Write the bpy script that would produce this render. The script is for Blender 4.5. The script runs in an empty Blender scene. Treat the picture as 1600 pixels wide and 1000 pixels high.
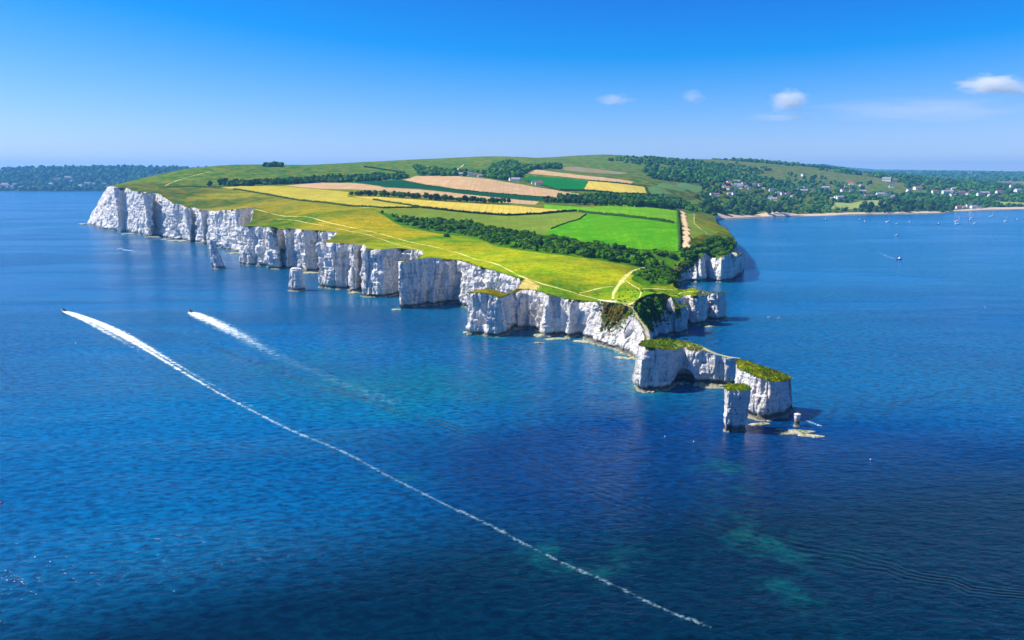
import bpy, math, random, time
import numpy as np
from mathutils import Vector
from mathutils.geometry import delaunay_2d_cdt

T0 = time.time()
R = math.radians
rng = np.random.default_rng(7)
random.seed(7)
scene = bpy.context.scene
col = scene.collection

# ------------------------------------------------------------------ camera
H = 110.0                       # drone height over the sea
F = 1142.0                      # focal length in photo pixels (1600 wide)
TH = math.atan(228.0 / F)       # pitch: the horizon lies at y = 272
CT, ST = math.cos(TH), math.sin(TH)
cam = bpy.data.cameras.new("camera")
cam.sensor_width = 36.0
cam.lens = 36.0 * F / 1600.0
cam.clip_start, cam.clip_end = 1.0, 200000.0
cam_o = bpy.data.objects.new("camera", cam)
col.objects.link(cam_o)
cam_o.location = (0, 0, H)
cam_o.rotation_euler = (math.pi / 2 - TH, 0, 0)
scene.camera = cam_o

# ------------------------------------------------------------------ light
SUN_AZ, SUN_EL = R(-84), R(47)          # azimuth clockwise from +Y
SKY_STRENGTH, SUN_STRENGTH = 0.060, 5.0
world = bpy.data.worlds.new("World")
scene.world = world
world.use_nodes = True
wn, wl = world.node_tree.nodes, world.node_tree.links
wn.clear()
w_out = wn.new("ShaderNodeOutputWorld")
w_bg = wn.new("ShaderNodeBackground")
w_sky = wn.new("ShaderNodeTexSky")
w_sky.sky_type = 'NISHITA'
w_sky.sun_disc = False
w_sky.sun_elevation = SUN_EL
w_sky.sun_rotation = SUN_AZ
w_sky.air_density, w_sky.dust_density, w_sky.ozone_density = 1.0, 0.0, 3.0
w_sky.altitude = 100
w_hs = wn.new("ShaderNodeHueSaturation")
w_hs.inputs["Saturation"].default_value = 1.0
w_hs.inputs["Hue"].default_value = 0.5
w_hs.inputs["Value"].default_value = 1.0
w_bg.inputs["Strength"].default_value = SKY_STRENGTH
w_gain = wn.new("ShaderNodeMix")                     # clear, strongly blue summer air
w_gain.data_type, w_gain.blend_type = 'RGBA', 'MULTIPLY'
w_gain.inputs[0].default_value = 1.0
w_gain.inputs[7].default_value = (1.50, 1.30, 1.60, 1)
w_sub = wn.new("ShaderNodeMix")
w_sub.data_type, w_sub.blend_type, w_sub.clamp_result = 'RGBA', 'SUBTRACT', False
w_sub.inputs[0].default_value = 1.0
w_sub.inputs[7].default_value = (3.95, 2.15, 0.0, 1)
w_max = wn.new("ShaderNodeMix")
w_max.data_type, w_max.blend_type = 'RGBA', 'LIGHTEN'
w_max.inputs[0].default_value = 1.0
w_max.inputs[7].default_value = (0.12, 1.0, 0.0, 1)
wl.new(w_sky.outputs[0], w_gain.inputs[6])
wl.new(w_gain.outputs[2], w_sub.inputs[6])
wl.new(w_sub.outputs[2], w_max.inputs[6])
wl.new(w_max.outputs[2], w_hs.inputs["Color"])
wl.new(w_hs.outputs[0], w_bg.inputs["Color"])
wl.new(w_bg.outputs[0], w_out.inputs["Surface"])

sun = bpy.data.lights.new("sun", 'SUN')
sun.energy = SUN_STRENGTH
sun.angle = R(0.53)
sun.color = (1.0, 0.95, 0.87)
sun_o = bpy.data.objects.new("sun", sun)
col.objects.link(sun_o)
sv = Vector((math.sin(SUN_AZ) * math.cos(SUN_EL), math.cos(SUN_AZ) * math.cos(SUN_EL), math.sin(SUN_EL)))
sun_o.rotation_euler = sv.to_track_quat('Z', 'Y').to_euler()
sun_o.location = (0, 0, 3000)

vs = scene.view_settings
vs.view_transform, vs.look, vs.gamma = 'Standard', 'None', 1.0
vs.exposure = 0.70
vs.use_curve_mapping = False
scene.cycles.use_denoising = True
scene.cycles.max_bounces = 6
scene.cycles.volume_bounces = 5
scene.cycles.transparent_max_bounces = 8
scene.cycles.caustics_reflective = False
scene.cycles.caustics_refractive = False

# ------------------------------------------------------------------ helpers: rays, noise
def rdir(px, py):
    dx = (np.asarray(px, float) - 800.0) / F
    dy = (500.0 - np.asarray(py, float)) / F
    return dx, CT + dy * ST, dy * CT - ST

def gp(px, py, z=0.0):                       # point on the level plane z
    dx, fy, fz = rdir(px, py)
    t = (H - z) / -fz
    return np.stack([t * dx, t * fy], -1)

def at_y(px, py, Y):                         # point at forward distance Y
    dx, fy, fz = rdir(px, py)
    t = Y / fy
    return np.stack([t * dx, t * fy, H + t * fz], -1)

def _hash(i, j, k, seed):
    n = (i * 374761393 + j * 668265263 + k * 2147483647 + seed * 144665) & 0xFFFFFFFF
    n = ((n ^ (n >> 13)) * 1274126177) & 0xFFFFFFFF
    n = ((n ^ (n >> 16)) * 2246822519) & 0xFFFFFFFF
    return ((n ^ (n >> 15)) & 0xFFFFFF) / float(0xFFFFFF)

def vnoise(x, y, z, seed=0):
    x, y, z = np.broadcast_arrays(np.asarray(x, float), np.asarray(y, float), np.asarray(z, float))
    i, j, k = np.floor(x).astype(np.int64), np.floor(y).astype(np.int64), np.floor(z).astype(np.int64)
    fx, fy, fz = x - i, y - j, z - k
    fx, fy, fz = fx * fx * (3 - 2 * fx), fy * fy * (3 - 2 * fy), fz * fz * (3 - 2 * fz)
    r = 0
    for a in (0, 1):
        for b in (0, 1):
            for c in (0, 1):
                r = r + _hash(i + a, j + b, k + c, seed) * (fx if a else 1 - fx) * (fy if b else 1 - fy) * (fz if c else 1 - fz)
    return r * 2 - 1

def fbm(x, y, z, o=4, seed=0):
    r, a = 0, 1.0
    for q in range(o):
        r = r + a * vnoise(x, y, z, seed + q * 17)
        x, y, z, a = np.asarray(x) * 2.03 + 5.1, np.asarray(y) * 2.03 + 9.2, np.asarray(z) * 2.03 + 1.7, a * 0.5
    return r / 1.6

def sstep(a, b, x):
    t = np.clip((x - a) / (b - a), 0, 1)
    return t * t * (3 - 2 * t)

def in_poly(P, poly):
    x, y = P[:, 0], P[:, 1]
    c = np.zeros(len(P), bool)
    poly = np.asarray(poly)
    q = np.roll(poly, 1, 0)
    for (x0, y0), (x1, y1) in zip(poly, q):
        if y0 == y1:
            continue
        m = (y0 > y) != (y1 > y)
        c ^= m & (x < (x1 - x0) * (y - y0) / (y1 - y0) + x0)
    return c

def seg_dist(P, line, signed=False):
    """distance of points P to a polyline; also the arc length of the foot point"""
    best = np.full(len(P), 1e9)
    arc = np.zeros(len(P))
    sg = np.ones(len(P))
    L = 0.0
    for a, b in zip(line[:-1], line[1:]):
        d = b - a
        l2 = float(d @ d)
        t = np.clip(((P - a) @ d) / l2, 0, 1)
        e = P - (a + t[:, None] * d)
        ds = np.hypot(e[:, 0], e[:, 1])
        m = ds < best
        best[m] = ds[m]
        arc[m] = L + t[m] * math.sqrt(l2)
        cr = d[0] * e[:, 1] - d[1] * e[:, 0]
        sg[m] = np.where(cr[m] >= 0, 1, -1)
        L += math.sqrt(l2)
    return (best * sg if signed else best), arc, L

def resample(P, step):
    P = np.asarray(P, float)
    d = np.hypot(*(P[1:] - P[:-1]).T[:2])
    s = np.concatenate([[0], np.cumsum(d)])
    n = max(2, int(s[-1] / step) + 1)
    u = np.linspace(0, s[-1], n)
    return np.stack([np.interp(u, s, P[:, k]) for k in range(P.shape[1])], -1), u

# ------------------------------------------------------------------ helpers: meshes and materials
def mk(name, verts, faces, mat=None, parent=None, smooth=False, link=True):
    me = bpy.data.meshes.new(name)
    V = verts.tolist() if isinstance(verts, np.ndarray) else verts
    Fc = faces.tolist() if isinstance(faces, np.ndarray) else faces
    me.from_pydata(V, [], Fc)
    if smooth:
        me.polygons.foreach_set("use_smooth", np.ones(len(me.polygons), bool))
    if mat is not None:
        for m in (mat if isinstance(mat, (list, tuple)) else [mat]):
            me.materials.append(m)
    o = bpy.data.objects.new(name, me)
    if link:
        col.objects.link(o)
    if parent is not None:
        o.parent = parent
    return o

def attr(o, name, val):
    val = np.asarray(val, np.float32)
    if val.ndim == 1:
        a = o.data.attributes.new(name, 'FLOAT', 'POINT')
        a.data.foreach_set("value", val)
    else:
        a = o.data.attributes.new(name, 'FLOAT_COLOR', 'POINT')
        a.data.foreach_set("color", np.concatenate([val, np.ones((len(val), 1))], 1).astype(np.float32).ravel())

def tag(o, label=None, cat=None, group=None, kind=None):
    if label: o["label"] = label
    if cat: o["category"] = cat
    if group: o["group"] = group
    if kind: o["kind"] = kind
    return o

def empty(name, loc, rz=0.0):
    o = bpy.data.objects.new(name, None)
    col.objects.link(o)
    o.location = loc
    o.rotation_euler = (0, 0, rz)
    return o

def lin(r, g, b):
    f = lambda c: (c / 255 / 12.92) if c / 255 <= 0.04045 else ((c / 255 + 0.055) / 1.055) ** 2.4
    return (f(r), f(g), f(b))

class NB:
    """small node-tree builder"""
    def __init__(self, name):
        self.m = bpy.data.materials.new(name)
        self.m.use_nodes = True
        self.t = self.m.node_tree
        self.n, self.l = self.t.nodes, self.t.links
        self.n.clear()
        self.out = self.n.new("ShaderNodeOutputMaterial")
        self._pos = None
    def set(self, sock, v):
        if hasattr(v, "is_linked") or isinstance(v, bpy.types.NodeSocket):
            self.l.new(v, sock)
        elif isinstance(v, (tuple, list)) and len(v) == 3 and sock.type == 'RGBA':
            sock.default_value = (*v, 1)
        else:
            sock.default_value = v
    def pos(self):
        if self._pos is None:
            self._pos = self.n.new("ShaderNodeNewGeometry")
        return self._pos.outputs["Position"]
    def normal(self):
        self.pos()
        return self._pos.outputs["Normal"]
    def math(self, op, a, b=0.0, c=0.0, clamp=False):
        x = self.n.new("ShaderNodeMath")
        x.operation, x.use_clamp = op, clamp
        self.set(x.inputs[0], a); self.set(x.inputs[1], b); self.set(x.inputs[2], c)
        return x.outputs[0]
    def scale(self, v, sx, sy, sz, rot=0.0):
        x = self.n.new("ShaderNodeMapping")
        self.l.new(v, x.inputs["Vector"])
        x.inputs["Scale"].default_value = (sx, sy, sz)
        x.inputs["Rotation"].default_value = (0, 0, rot)
        return x.outputs[0]
    def noise(self, v, scale=1.0, detail=3.0, rough=0.5, dist=0.0):
        x = self.n.new("ShaderNodeTexNoise")
        if v is not None: self.l.new(v, x.inputs["Vector"])
        x.inputs["Scale"].default_value = scale
        x.inputs["Detail"].default_value = detail
        x.inputs["Roughness"].default_value = rough
        x.inputs["Distortion"].default_value = dist
        return x.outputs["Fac"]
    def voronoi(self, v, scale=1.0, out="Distance", feature='F1'):
        x = self.n.new("ShaderNodeTexVoronoi")
        x.feature = feature
        self.l.new(v, x.inputs["Vector"])
        x.inputs["Scale"].default_value = scale
        return x.outputs[out]
    def ramp(self, f, a, b, ca=0.0, cb=1.0):          # smooth map of f from a..b to ca..cb
        x = self.n.new("ShaderNodeMapRange")
        x.interpolation_type = 'SMOOTHSTEP'
        self.set(x.inputs["Value"], f)
        x.inputs["From Min"].default_value, x.inputs["From Max"].default_value = a, b
        x.inputs["To Min"].default_value, x.inputs["To Max"].default_value = ca, cb
        return x.outputs["Result"]
    def mix(self, f, a, b, blend='MIX'):
        x = self.n.new("ShaderNodeMix")
        x.data_type, x.blend_type = 'RGBA', blend
        self.set(x.inputs[0], f); self.set(x.inputs[6], a); self.set(x.inputs[7], b)
        return x.outputs[2]
    def attr(self, name, out="Fac"):
        x = self.n.new("ShaderNodeAttribute")
        x.attribute_name = name
        return x.outputs[out]
    def rand(self):
        return self.n.new("ShaderNodeObjectInfo").outputs["Random"]
    def sep(self, v):
        x = self.n.new("ShaderNodeSeparateXYZ")
        self.l.new(v, x.inputs[0])
        return x.outputs
    def bump(self, h, dist=1.0, strength=1.0):
        x = self.n.new("ShaderNodeBump")
        self.l.new(h, x.inputs["Height"])
        x.inputs["Distance"].default_value = dist
        x.inputs["Strength"].default_value = strength
        return x.outputs["Normal"]
    def bsdf(self, color, rough=0.9, normal=None, spec=0.2, ior=None, alpha=None, transl=None):
        x = self.n.new("ShaderNodeBsdfPrincipled")
        self.set(x.inputs["Base Color"], color)
        self.set(x.inputs["Roughness"], rough)
        self.set(x.inputs["Specular IOR Level"], spec)
        if ior: x.inputs["IOR"].default_value = ior
        if normal is not None: self.l.new(normal, x.inputs["Normal"])
        if alpha is not None: self.set(x.inputs["Alpha"], alpha)
        s = x.outputs[0]
        if transl:
            t = self.n.new("ShaderNodeBsdfTranslucent")
            self.set(t.inputs["Color"], color)
            k = self.n.new("ShaderNodeMixShader")
            k.inputs[0].default_value = transl
            self.l.new(s, k.inputs[1]); self.l.new(t.outputs[0], k.inputs[2])
            s = k.outputs[0]
        self.l.new(s, self.out.inputs["Surface"])
        return self.m

def plain(name, c, rough=0.6, spec=0.3):
    b = NB(name)
    n = b.noise(b.pos(), 1.3, 3)
    return b.bsdf(b.mix(b.ramp(n, 0.3, 0.7), tuple(x * 0.82 for x in c), tuple(min(1, x * 1.1) for x in c)), rough, spec=spec)

def field_mat(name, c1, c2, rows=None, row_dir=0.0, patch=25.0):
    c1, c2 = tuple(x * 0.92 for x in c1), tuple(x * 0.92 for x in c2)
    b = NB(name)
    p = b.pos()
    n = b.noise(p, 1.0 / patch, 4, 0.6)
    f = b.noise(p, 0.35, 5, 0.65)
    c = b.mix(b.ramp(n, 0.35, 0.68), c1, c2)
    c = b.mix(b.ramp(f, 0.35, 0.72, 0.0, 0.55), c, tuple(x * 0.5 for x in c1))
    c = b.mix(b.ramp(b.noise(p, 0.012, 3, 0.6), 0.42, 0.66, 0, 0.5), c, tuple(x * 0.6 for x in c2))
    if rows:
        q = b.scale(p, 1.0 / rows, 0.002, 0.0, row_dir)
        st = b.noise(q, 1.0, 2, 0.6)
        pq = b.sep(b.scale(p, 1.0, 1.0, 1.0, row_dir))
        tl = b.math('PINGPONG', b.math('ADD', pq[0], b.math('MULTIPLY', n, 6.0)), 8.0)
        c = b.mix(b.ramp(tl, 1.0, 0.3, 0, 0.4), c, tuple(x * 0.5 for x in c1))
        c = b.mix(b.ramp(st, 0.45, 0.58, 0.0, 0.5), c, tuple(x * 0.58 for x in c2))
    return b.bsdf(c, 0.95, b.bump(f, 0.35, 0.6), spec=0.0)

# chalk with stains, beds and pits; grass and soil where the "veg" attribute says so
def chalk_mat(name="chalk"):
    b = NB(name)
    p = b.pos()
    px = b.sep(p)
    big = b.noise(b.scale(p, 0.05, 0.05, 0.03), 1.0, 4, 0.6)
    streak = b.noise(b.scale(p, 0.55, 0.55, 0.045), 1.0, 4, 0.65)
    fine = b.noise(p, 0.9, 5, 0.7)
    bed = b.noise(b.scale(p, 0.012, 0.012, 1.15), 1.0, 3, 0.6)
    pits = b.noise(b.scale(p, 0.55, 0.55, 0.30), 1.0, 5, 0.75)
    c = b.mix(b.ramp(big, 0.32, 0.68), (0.86, 0.825, 0.755), (0.73, 0.69, 0.625))
    c = b.mix(b.ramp(streak, 0.57, 0.74, 0, 0.42), c, (0.34, 0.29, 0.24))
    c = b.mix(b.ramp(bed, 0.55, 0.63, 0, 0.42), c, (0.34, 0.31, 0.28))
    c = b.mix(b.ramp(pits, 0.583, 0.63, 0, 0.85), c, (0.09, 0.085, 0.065))
    # tide band: dark wrack low on the wall, pale washed foot
    wob = b.math('ADD', px[2], b.math('MULTIPLY', b.noise(p, 0.25, 3), -2.2))
    c = b.mix(b.ramp(wob, 2.5, 0.6, 0, 0.88), c, (0.075, 0.07, 0.045))
    c = b.mix(b.ramp(wob, -0.2, -0.8, 0, 0.7), c, (0.42, 0.40, 0.25))
    # vegetation and soil
    v = b.attr("veg")
    vn = b.math('ADD', v, b.math('MULTIPLY', b.math('SUBTRACT', b.noise(p, 0.33, 5, 0.7), 0.5), 1.1))
    gcol = b.mix(b.ramp(b.noise(p, 0.11, 3), 0.4, 0.62), (0.075, 0.125, 0.012), (0.17, 0.12, 0.02))
    gcol = b.mix(b.ramp(b.noise(p, 0.6, 4), 0.35, 0.7, 0, 0.7), gcol, (0.03, 0.05, 0.01))
    c = b.mix(b.ramp(vn, 0.42, 0.56), c, gcol)
    h = b.math('ADD', b.math('MULTIPLY', fine, 0.7), b.math('MULTIPLY', pits, -0.7))
    h = b.math('ADD', h, b.math('MULTIPLY', streak, 0.7))
    h = b.math('ADD', h, b.math('MULTIPLY', bed, 0.25))
    return b.bsdf(c, 0.95, b.bump(h, 1.7, 1.0), spec=0.08)

M_chalk = chalk_mat()

# ------------------------------------------------------------------ coastline
# b: (px, waterline y, clifftop y)   t: (px, clifftop y, clifftop height)   then: lean-back of the top, vegetation
COAST = [
 ('w', -1160, 3000, 60, 8, .5), ('w', -1040, 2350, 85, 20, .5), ('w', -975, 1900, 85, 30, .4),
 ('w', -985, 1760, 80, 40, .25),
 ('b', 133, 350, 301, 52, .1), ('b', 146, 354, 295, 38, .1), ('b', 163, 359, 292, 22, .05), ('b', 178, 361, 293, 10, .05),
 ('b', 186, 363, 294, 9, .05), ('b', 196, 362, 296, 6, .1), ('b', 208, 365, 299, 8, .1), ('b', 222, 366, 302, 8, .15),
 ('b', 236, 371, 304, 8, .1), ('b', 243, 368, 306, 6, .15), ('b', 262, 372, 312, 5, .1), ('b', 272, 374, 315, 4, .1), ('b', 283, 374, 319, 4, .1),
 ('b', 297, 379, 322, 4, .1), ('b', 303, 377, 324, 4, .1), ('b', 318, 382, 327, 3, .1), ('b', 325, 381, 328, 3, .1),
 ('b', 333, 386, 329, 3, .1), ('b', 347, 388, 329, 5, .25), ('b', 360, 391, 329, 5, .2), ('b', 376, 395, 329, 3, .05),
 ('t', 402, 332, 51, 0, .0), ('t', 392, 345, 48, 0, .1),
 ('b', 377, 413, 353, 1, 0), ('b', 390, 415, 353, 1, 0), ('b', 414, 416, 352, 2, .15), ('b', 420, 420, 353, 3, .25),
 ('b', 436, 421, 356, 7, .45), ('b', 444, 417, 358, 4, .2), ('b', 447, 421, 359, 2, .05), ('b', 462, 420, 357, 2, .05), ('b', 478, 425, 357, 2, .05),
 ('t', 497, 360, 46, 0, 0), ('t', 527, 364, 45, 0, 0), ('t', 515, 374, 44, 0, .1),
 ('b', 498, 449, 380, 1, 0), ('b', 522, 452, 379, 1, 0), ('b', 547, 451, 379, 1, 0), ('b', 550, 456, 380, 1, 0), ('b', 557, 456, 381, 2, .1),
 ('b', 561, 453, 382, 2, .1), ('b', 570, 452, 383, 1, .15),
 ('b', 569, 464, 388, 3, 0), ('b', 600, 464, 388, 1, 0), ('b', 624, 459, 388, 1, 0),
 ('t', 648, 388, 43, 0, 0), ('t', 662, 394, 41, 0, 0), ('t', 652, 403, 41, 0, .1),
 ('b', 622, 482, 409, 4, 0), ('b', 640, 481, 406, 1, 0), ('b', 668, 477, 403, 1, 0), ('b', 700, 474, 402, 1, .05), ('b', 715, 473, 406, 2, .1), ('b', 719, 477, 409, 2, .15),
 ('t', 742, 415, 38, 0, .05), ('t', 775, 424, 36, 0, 0), ('t', 800, 432, 34, 0, 0), ('t', 816, 437, 33, 0, 0), ('t', 812, 444, 31.5, 0, .1),
 ('t', 795, 448, 31, 0, .2), ('t', 765, 450, 30.5, 0, .1), ('t', 738, 452, 30.5, 0, .1),
 ('b', 728, 519, 457, 1, 0), ('b', 735, 523, 457, 1, .05), ('b', 756, 525, 458, 1, .05), ('b', 780, 527, 463, 3, .1), ('b', 790, 525, 467, 4, .2),
 ('b', 797, 519, 463, 3, .15), ('b', 806, 513, 458, 3, .15), ('b', 830, 515, 457, 3, .15), ('b', 848, 519, 458, 2, .05), ('b', 851, 525, 459, 1, .0), ('b', 858, 526, 460, 1, 0),
 ('b', 862, 523, 464, 1, .1), ('b', 882, 524, 466, 2, .1), ('b', 887, 528, 466, 5, .05), ('b', 897, 528, 467, 5, .05), ('b', 903, 525, 467, 5, .1),
 ('b', 912, 531, 468, 8, .3), ('b', 928, 538, 468, 14, .62), ('b', 945, 543, 471, 15, .66), ('b', 957, 545, 475, 13, .55), ('b', 962, 547, 481, 11, .3),
 ('b', 966, 552, 486, 8, .1), ('b', 980, 554, 496, 6, .05), ('b', 993, 561, 508, 4, .05), ('b', 997, 566, 520, 3, 0), ('b', 999, 575, 530, 3, .0),
 ('b', 993, 596, 536, 1, 0), ('b', 993, 607, 539, 1, 0), ('b', 1004, 613, 541, 1, 0), ('b', 1020, 613, 543, 1, 0), ('b', 1042, 609, 546, 1, 0), ('b', 1056, 602, 546, 1, 0),
 ('b', 1066, 597, 544, 1, 0), ('b', 1082, 600, 545, 1, 0), ('b', 1100, 602, 548, 1, 0), ('b', 1117, 603, 553, 1, 0), ('b', 1126, 603, 557, 1, 0), ('b', 1158, 603, 560, 1, 0),
 ('w', 124, 381, 13, 1, 0), ('w', 110, 386, 15, 1, 0), ('w', 100, 388.5, 20, 1, .1), ('w', 90, 391, 23, 1, .1), ('w', 84, 395, 21, 1, .1), ('w', 81, 402, 16, 2, .05), ('w', 83.5, 412, 14, 3, .05),
 ('w', 86.5, 424, 14, 4, .1), ('w', 88, 435, 16, 5, .3), ('w', 88, 447, 20, 8, .6), ('w', 90, 460, 23.5, 12, .68), ('w', 95, 473, 25, 14, .8), ('w', 98.7, 482, 25.5, 14, .85), ('w', 102, 486.3, 25.5, 14, .72), ('w', 108.7, 490.3, 25.5, 12, .68),
 ('b', 1052, 523, 474, 8, .55), ('b', 1062, 523, 480, 3, .3), ('b', 1071, 521, 478, 1, .1), ('b', 1074, 518, 476, 1, .0),
 ('t', 1058, 466, 26, 1, .5), ('t', 1052, 463, 27, 1, .3),
 ('b', 1070, 505, 462, 2, .1), ('b', 1077, 508, 465, 2, .1), ('b', 1090, 509, 465, 1, .05), ('b', 1102, 508, 462, 1, .05), ('b', 1104, 504, 461, 1, .05),
 ('t', 1085, 456, 25, 1, .1), ('t', 1088, 453, 25, 1, .3),
 ('b', 1104, 496, 457, 2, .3), ('b', 1108, 501, 457, 1, .1), ('b', 1120, 502, 457, 1, .05), ('b', 1132, 500, 457, 1, .05), ('b', 1133, 495, 456, 1, 0),
 ('t', 1108, 450, 25, 1, .2), ('t', 1082, 446, 25, 2, .5), ('t', 1062, 443, 27, 4, .6),
 ('b', 1064, 446, 425, 8, .7), ('b', 1072, 441, 415, 9, .6), ('b', 1090, 441, 408, 8, .45), ('b', 1098, 441, 404, 4, .2), ('b', 1105, 437, 402, 3, .2), ('b', 1112, 440, 402, 3, .05), ('b', 1125, 441, 402, 2, .05), ('b', 1142, 439, 402, 2, .05), ('b', 1145, 434, 399, 2, .05),
 ('b', 1147, 430, 397, 2, .05), ('b', 1158, 430, 398, 2, .1), ('b', 1160, 422, 397, 2, .2), ('t', 1148, 393, 30, 1, .3),
 ('b', 1153, 412, 378, 4, .35), ('b', 1154, 404, 368, 12, .5), ('b', 1150, 393, 363, 14, .6), ('b', 1142, 380, 358, 14, .75), ('b', 1130, 366, 350, 12, .8),
 ('b', 1120, 352, 338, 10, .8), ('b', 1118, 345, 337, 10, .5),
 ('b', 1130, 343.5, 341.2, 8, 0), ('b', 1180, 341, 339, 8, 0), ('b', 1250, 338.5, 336.8, 8, 0), ('b', 1330, 336.5, 335, 8, 0), ('b', 1400, 335, 333.6, 8, 0),
 ('b', 1450, 334.5, 333, 8, 0.1), ('b', 1478, 334, 332.4, 8, .2), ('b', 1490, 331.5, 330.2, 8, 0), ('b', 1545, 329, 327.7, 8, 0), ('b', 1600, 328, 326.8, 8, 0), ('b', 1800, 325, 324, 8, 0),
 ('b', 2300, 318, 317, 8, 0),
]
base, ztop, inset, vegc = [], [], [], []
for k, a, b_, c_, ins, vg in COAST:
    if k == 'b':
        P = gp(a, b_)
        z = at_y(a, c_, P[1] + ins)[2]
    elif k == 't':
        P = gp(a, b_, c_); z = c_
    elif k == 'w':
        P = np.array([a, b_], float); z = c_
    base.append(P); ztop.append(z); inset.append(ins); vegc.append(vg)
base = np.array(base); ztop = np.array(ztop); inset = np.array(inset, float); vegc = np.array(vegc)

# ------------------------------------------------------------------ relief: thin-plate spline through known heights
CTRL = [  # px, py, forward distance
 (250, 272, 1750), (290, 264.5, 1850), (340, 259.5, 2000), (430, 257.5, 2150), (500, 257.5, 2250), (620, 252, 2400), (720, 248, 2500), (800, 245, 2600),
 (880, 245, 3150), (950, 241.5, 3300), (1020, 246.5, 3400), (1100, 248.5, 3800), (1180, 256, 4600), (1260, 264, 5600), (870, 249, 2750),
 (480, 283, 1720), (400, 291, 1500), (330, 292, 1500), (600, 293, 1500), (840, 318, 1320), (560, 305, 1330), (460, 300, 1370), (690, 325, 1120), (900, 331, 1150), (1060, 330, 1180), (1060, 390, 775),
 (860, 370, 840), (700, 350, 940), (620, 340, 950), (750, 370, 800), (800, 410, 600), (700, 395, 665), (600, 365, 800), (500, 335, 960), (420, 325, 1080), (950, 440, 549), (980, 400, 690), (1010, 440, 560), (960, 465, 510),
 (1040, 455, 545), (1070, 450, 560), (1040, 425, 640), (1100, 392, 770),
 (1075, 340, 1120), (1090, 350, 1020), (1110, 365, 890), (1130, 380, 815), (1110, 335, 1500),
 (1200, 330, 1950), (1200, 310, 2250), (1250, 298, 2700), (1400, 320, 2250), (1600, 318, 2500), (1500, 290, 4500), (1600, 282, 6000), (1400, 280, 6000), (1600, 271, 11000), (1400, 270, 11000), (1250, 269, 10000), (1300, 303, 2800), (1800, 300, 4000), (2000, 275, 9000), (1900, 315, 2700),
 (1100, 310, 2000), (1080, 298, 1950), (900, 290, 1800), (1000, 297, 1820), (930, 268, 2350), (1000, 268, 2500), (1100, 273, 2700), (1150, 270, 3100), (1130, 290, 2300), (1000, 315, 1500), (750, 285, 1650), (760, 270, 2000), (650, 270, 2050), (870, 300, 1600), (930, 310, 1450), (720, 258, 2280), (600, 260, 2200), (820, 262, 2250),
]
cp = np.array([at_y(*c) for c in CTRL])
extra = np.array([(-1000, 2900, 95), (-600, 3000, 120), (200, 4200, 110), (1000, 6500, 80), (-1500, 4500, 60), (-2500, 9000, 60), (1500, 11000, 115), (0, 8000, 70), (-900, 2050, 112)], float)
land_top = np.column_stack([base, ztop])
keep = [i for i in range(len(base)) if i % 2 == 0 or ztop[i] < 22]
land_top = land_top[keep]
# beaches run flat inland for a little
sh = np.array([[*(gp(px, py) + np.array([10, 60.])), 6.0] for px, py in ((1180, 341), (1250, 338.5), (1330, 336.5), (1400, 335), (1478, 334), (1545, 329), (1600, 328), (1800, 325))])
C = np.vstack([cp, extra, land_top, sh])
SC = 1000.0
cxy = C[:, :2] / SC
def _phi(r2):
    return 0.5 * r2 * np.log(r2 + 1e-12)
d2 = ((cxy[:, None] - cxy[None]) ** 2).sum(-1)
n = len(C)
A = np.zeros((n + 3, n + 3))
A[:n, :n] = _phi(d2) + np.eye(n) * 2e-5
A[:n, n] = 1; A[:n, n + 1:] = cxy
A[n:, :n] = A[:n, n:].T
sol = np.linalg.solve(A, np.concatenate([C[:, 2], [0, 0, 0]]))
def height(P):
    P = np.atleast_2d(np.asarray(P, float))[:, :2]
    out = np.empty(len(P))
    for i in range(0, len(P), 20000):
        q = P[i:i + 20000] / SC
        r2 = ((q[:, None] - cxy[None]) ** 2).sum(-1)
        out[i:i + 20000] = _phi(r2) @ sol[:n] + sol[n] + q @ sol[n + 1:]
    D = np.hypot(P[:, 0], P[:, 1])
    amp = np.clip((D - 300) / 1500, 0.1, 1.0)
    out = out + fbm(P[:, 0] / 60, P[:, 1] / 60, 0, 3, 5) * 0.9 * amp + vnoise(P[:, 0] / 9, P[:, 1] / 9, 0, 9) * 0.22
    far = sstep(4500, 9000, D)
    out = out + far * fbm(P[:, 0] / 900, P[:, 1] / 900, 0, 4, 31) * 16
    return np.maximum(out, 0.9)

STEPS = np.geomspace(300, 14000, 420)
def drape(pts):
    """photo pixels -> points on the land"""
    pts = np.asarray(pts, float)
    dx, fy, fz = rdir(pts[:, 0], pts[:, 1])
    t = STEPS[None] / fy[:, None]
    X, Y, Z = t * dx[:, None], np.repeat(STEPS[None], len(pts), 0), H + t * fz[:, None]
    h = height(np.column_stack([X.ravel(), Y.ravel()])).reshape(X.shape)
    g = Z - h
    hit = g < 0
    hit[:, -1] = True
    i = np.maximum(hit.argmax(1), 1)
    r = np.arange(len(pts))
    g0, g1 = g[r, i - 1], g[r, i]
    w = np.clip(g0 / (g0 - g1 + 1e-9), 0, 1)
    Yh = STEPS[i - 1] + w * (STEPS[i] - STEPS[i - 1])
    th = Yh / fy
    XY = np.column_stack([th * dx, Yh])
    return np.column_stack([XY, height(XY)])

def mark(name):
    print(f"[{time.time() - T0:.1f}s] {name}")
mark("relief")

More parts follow.
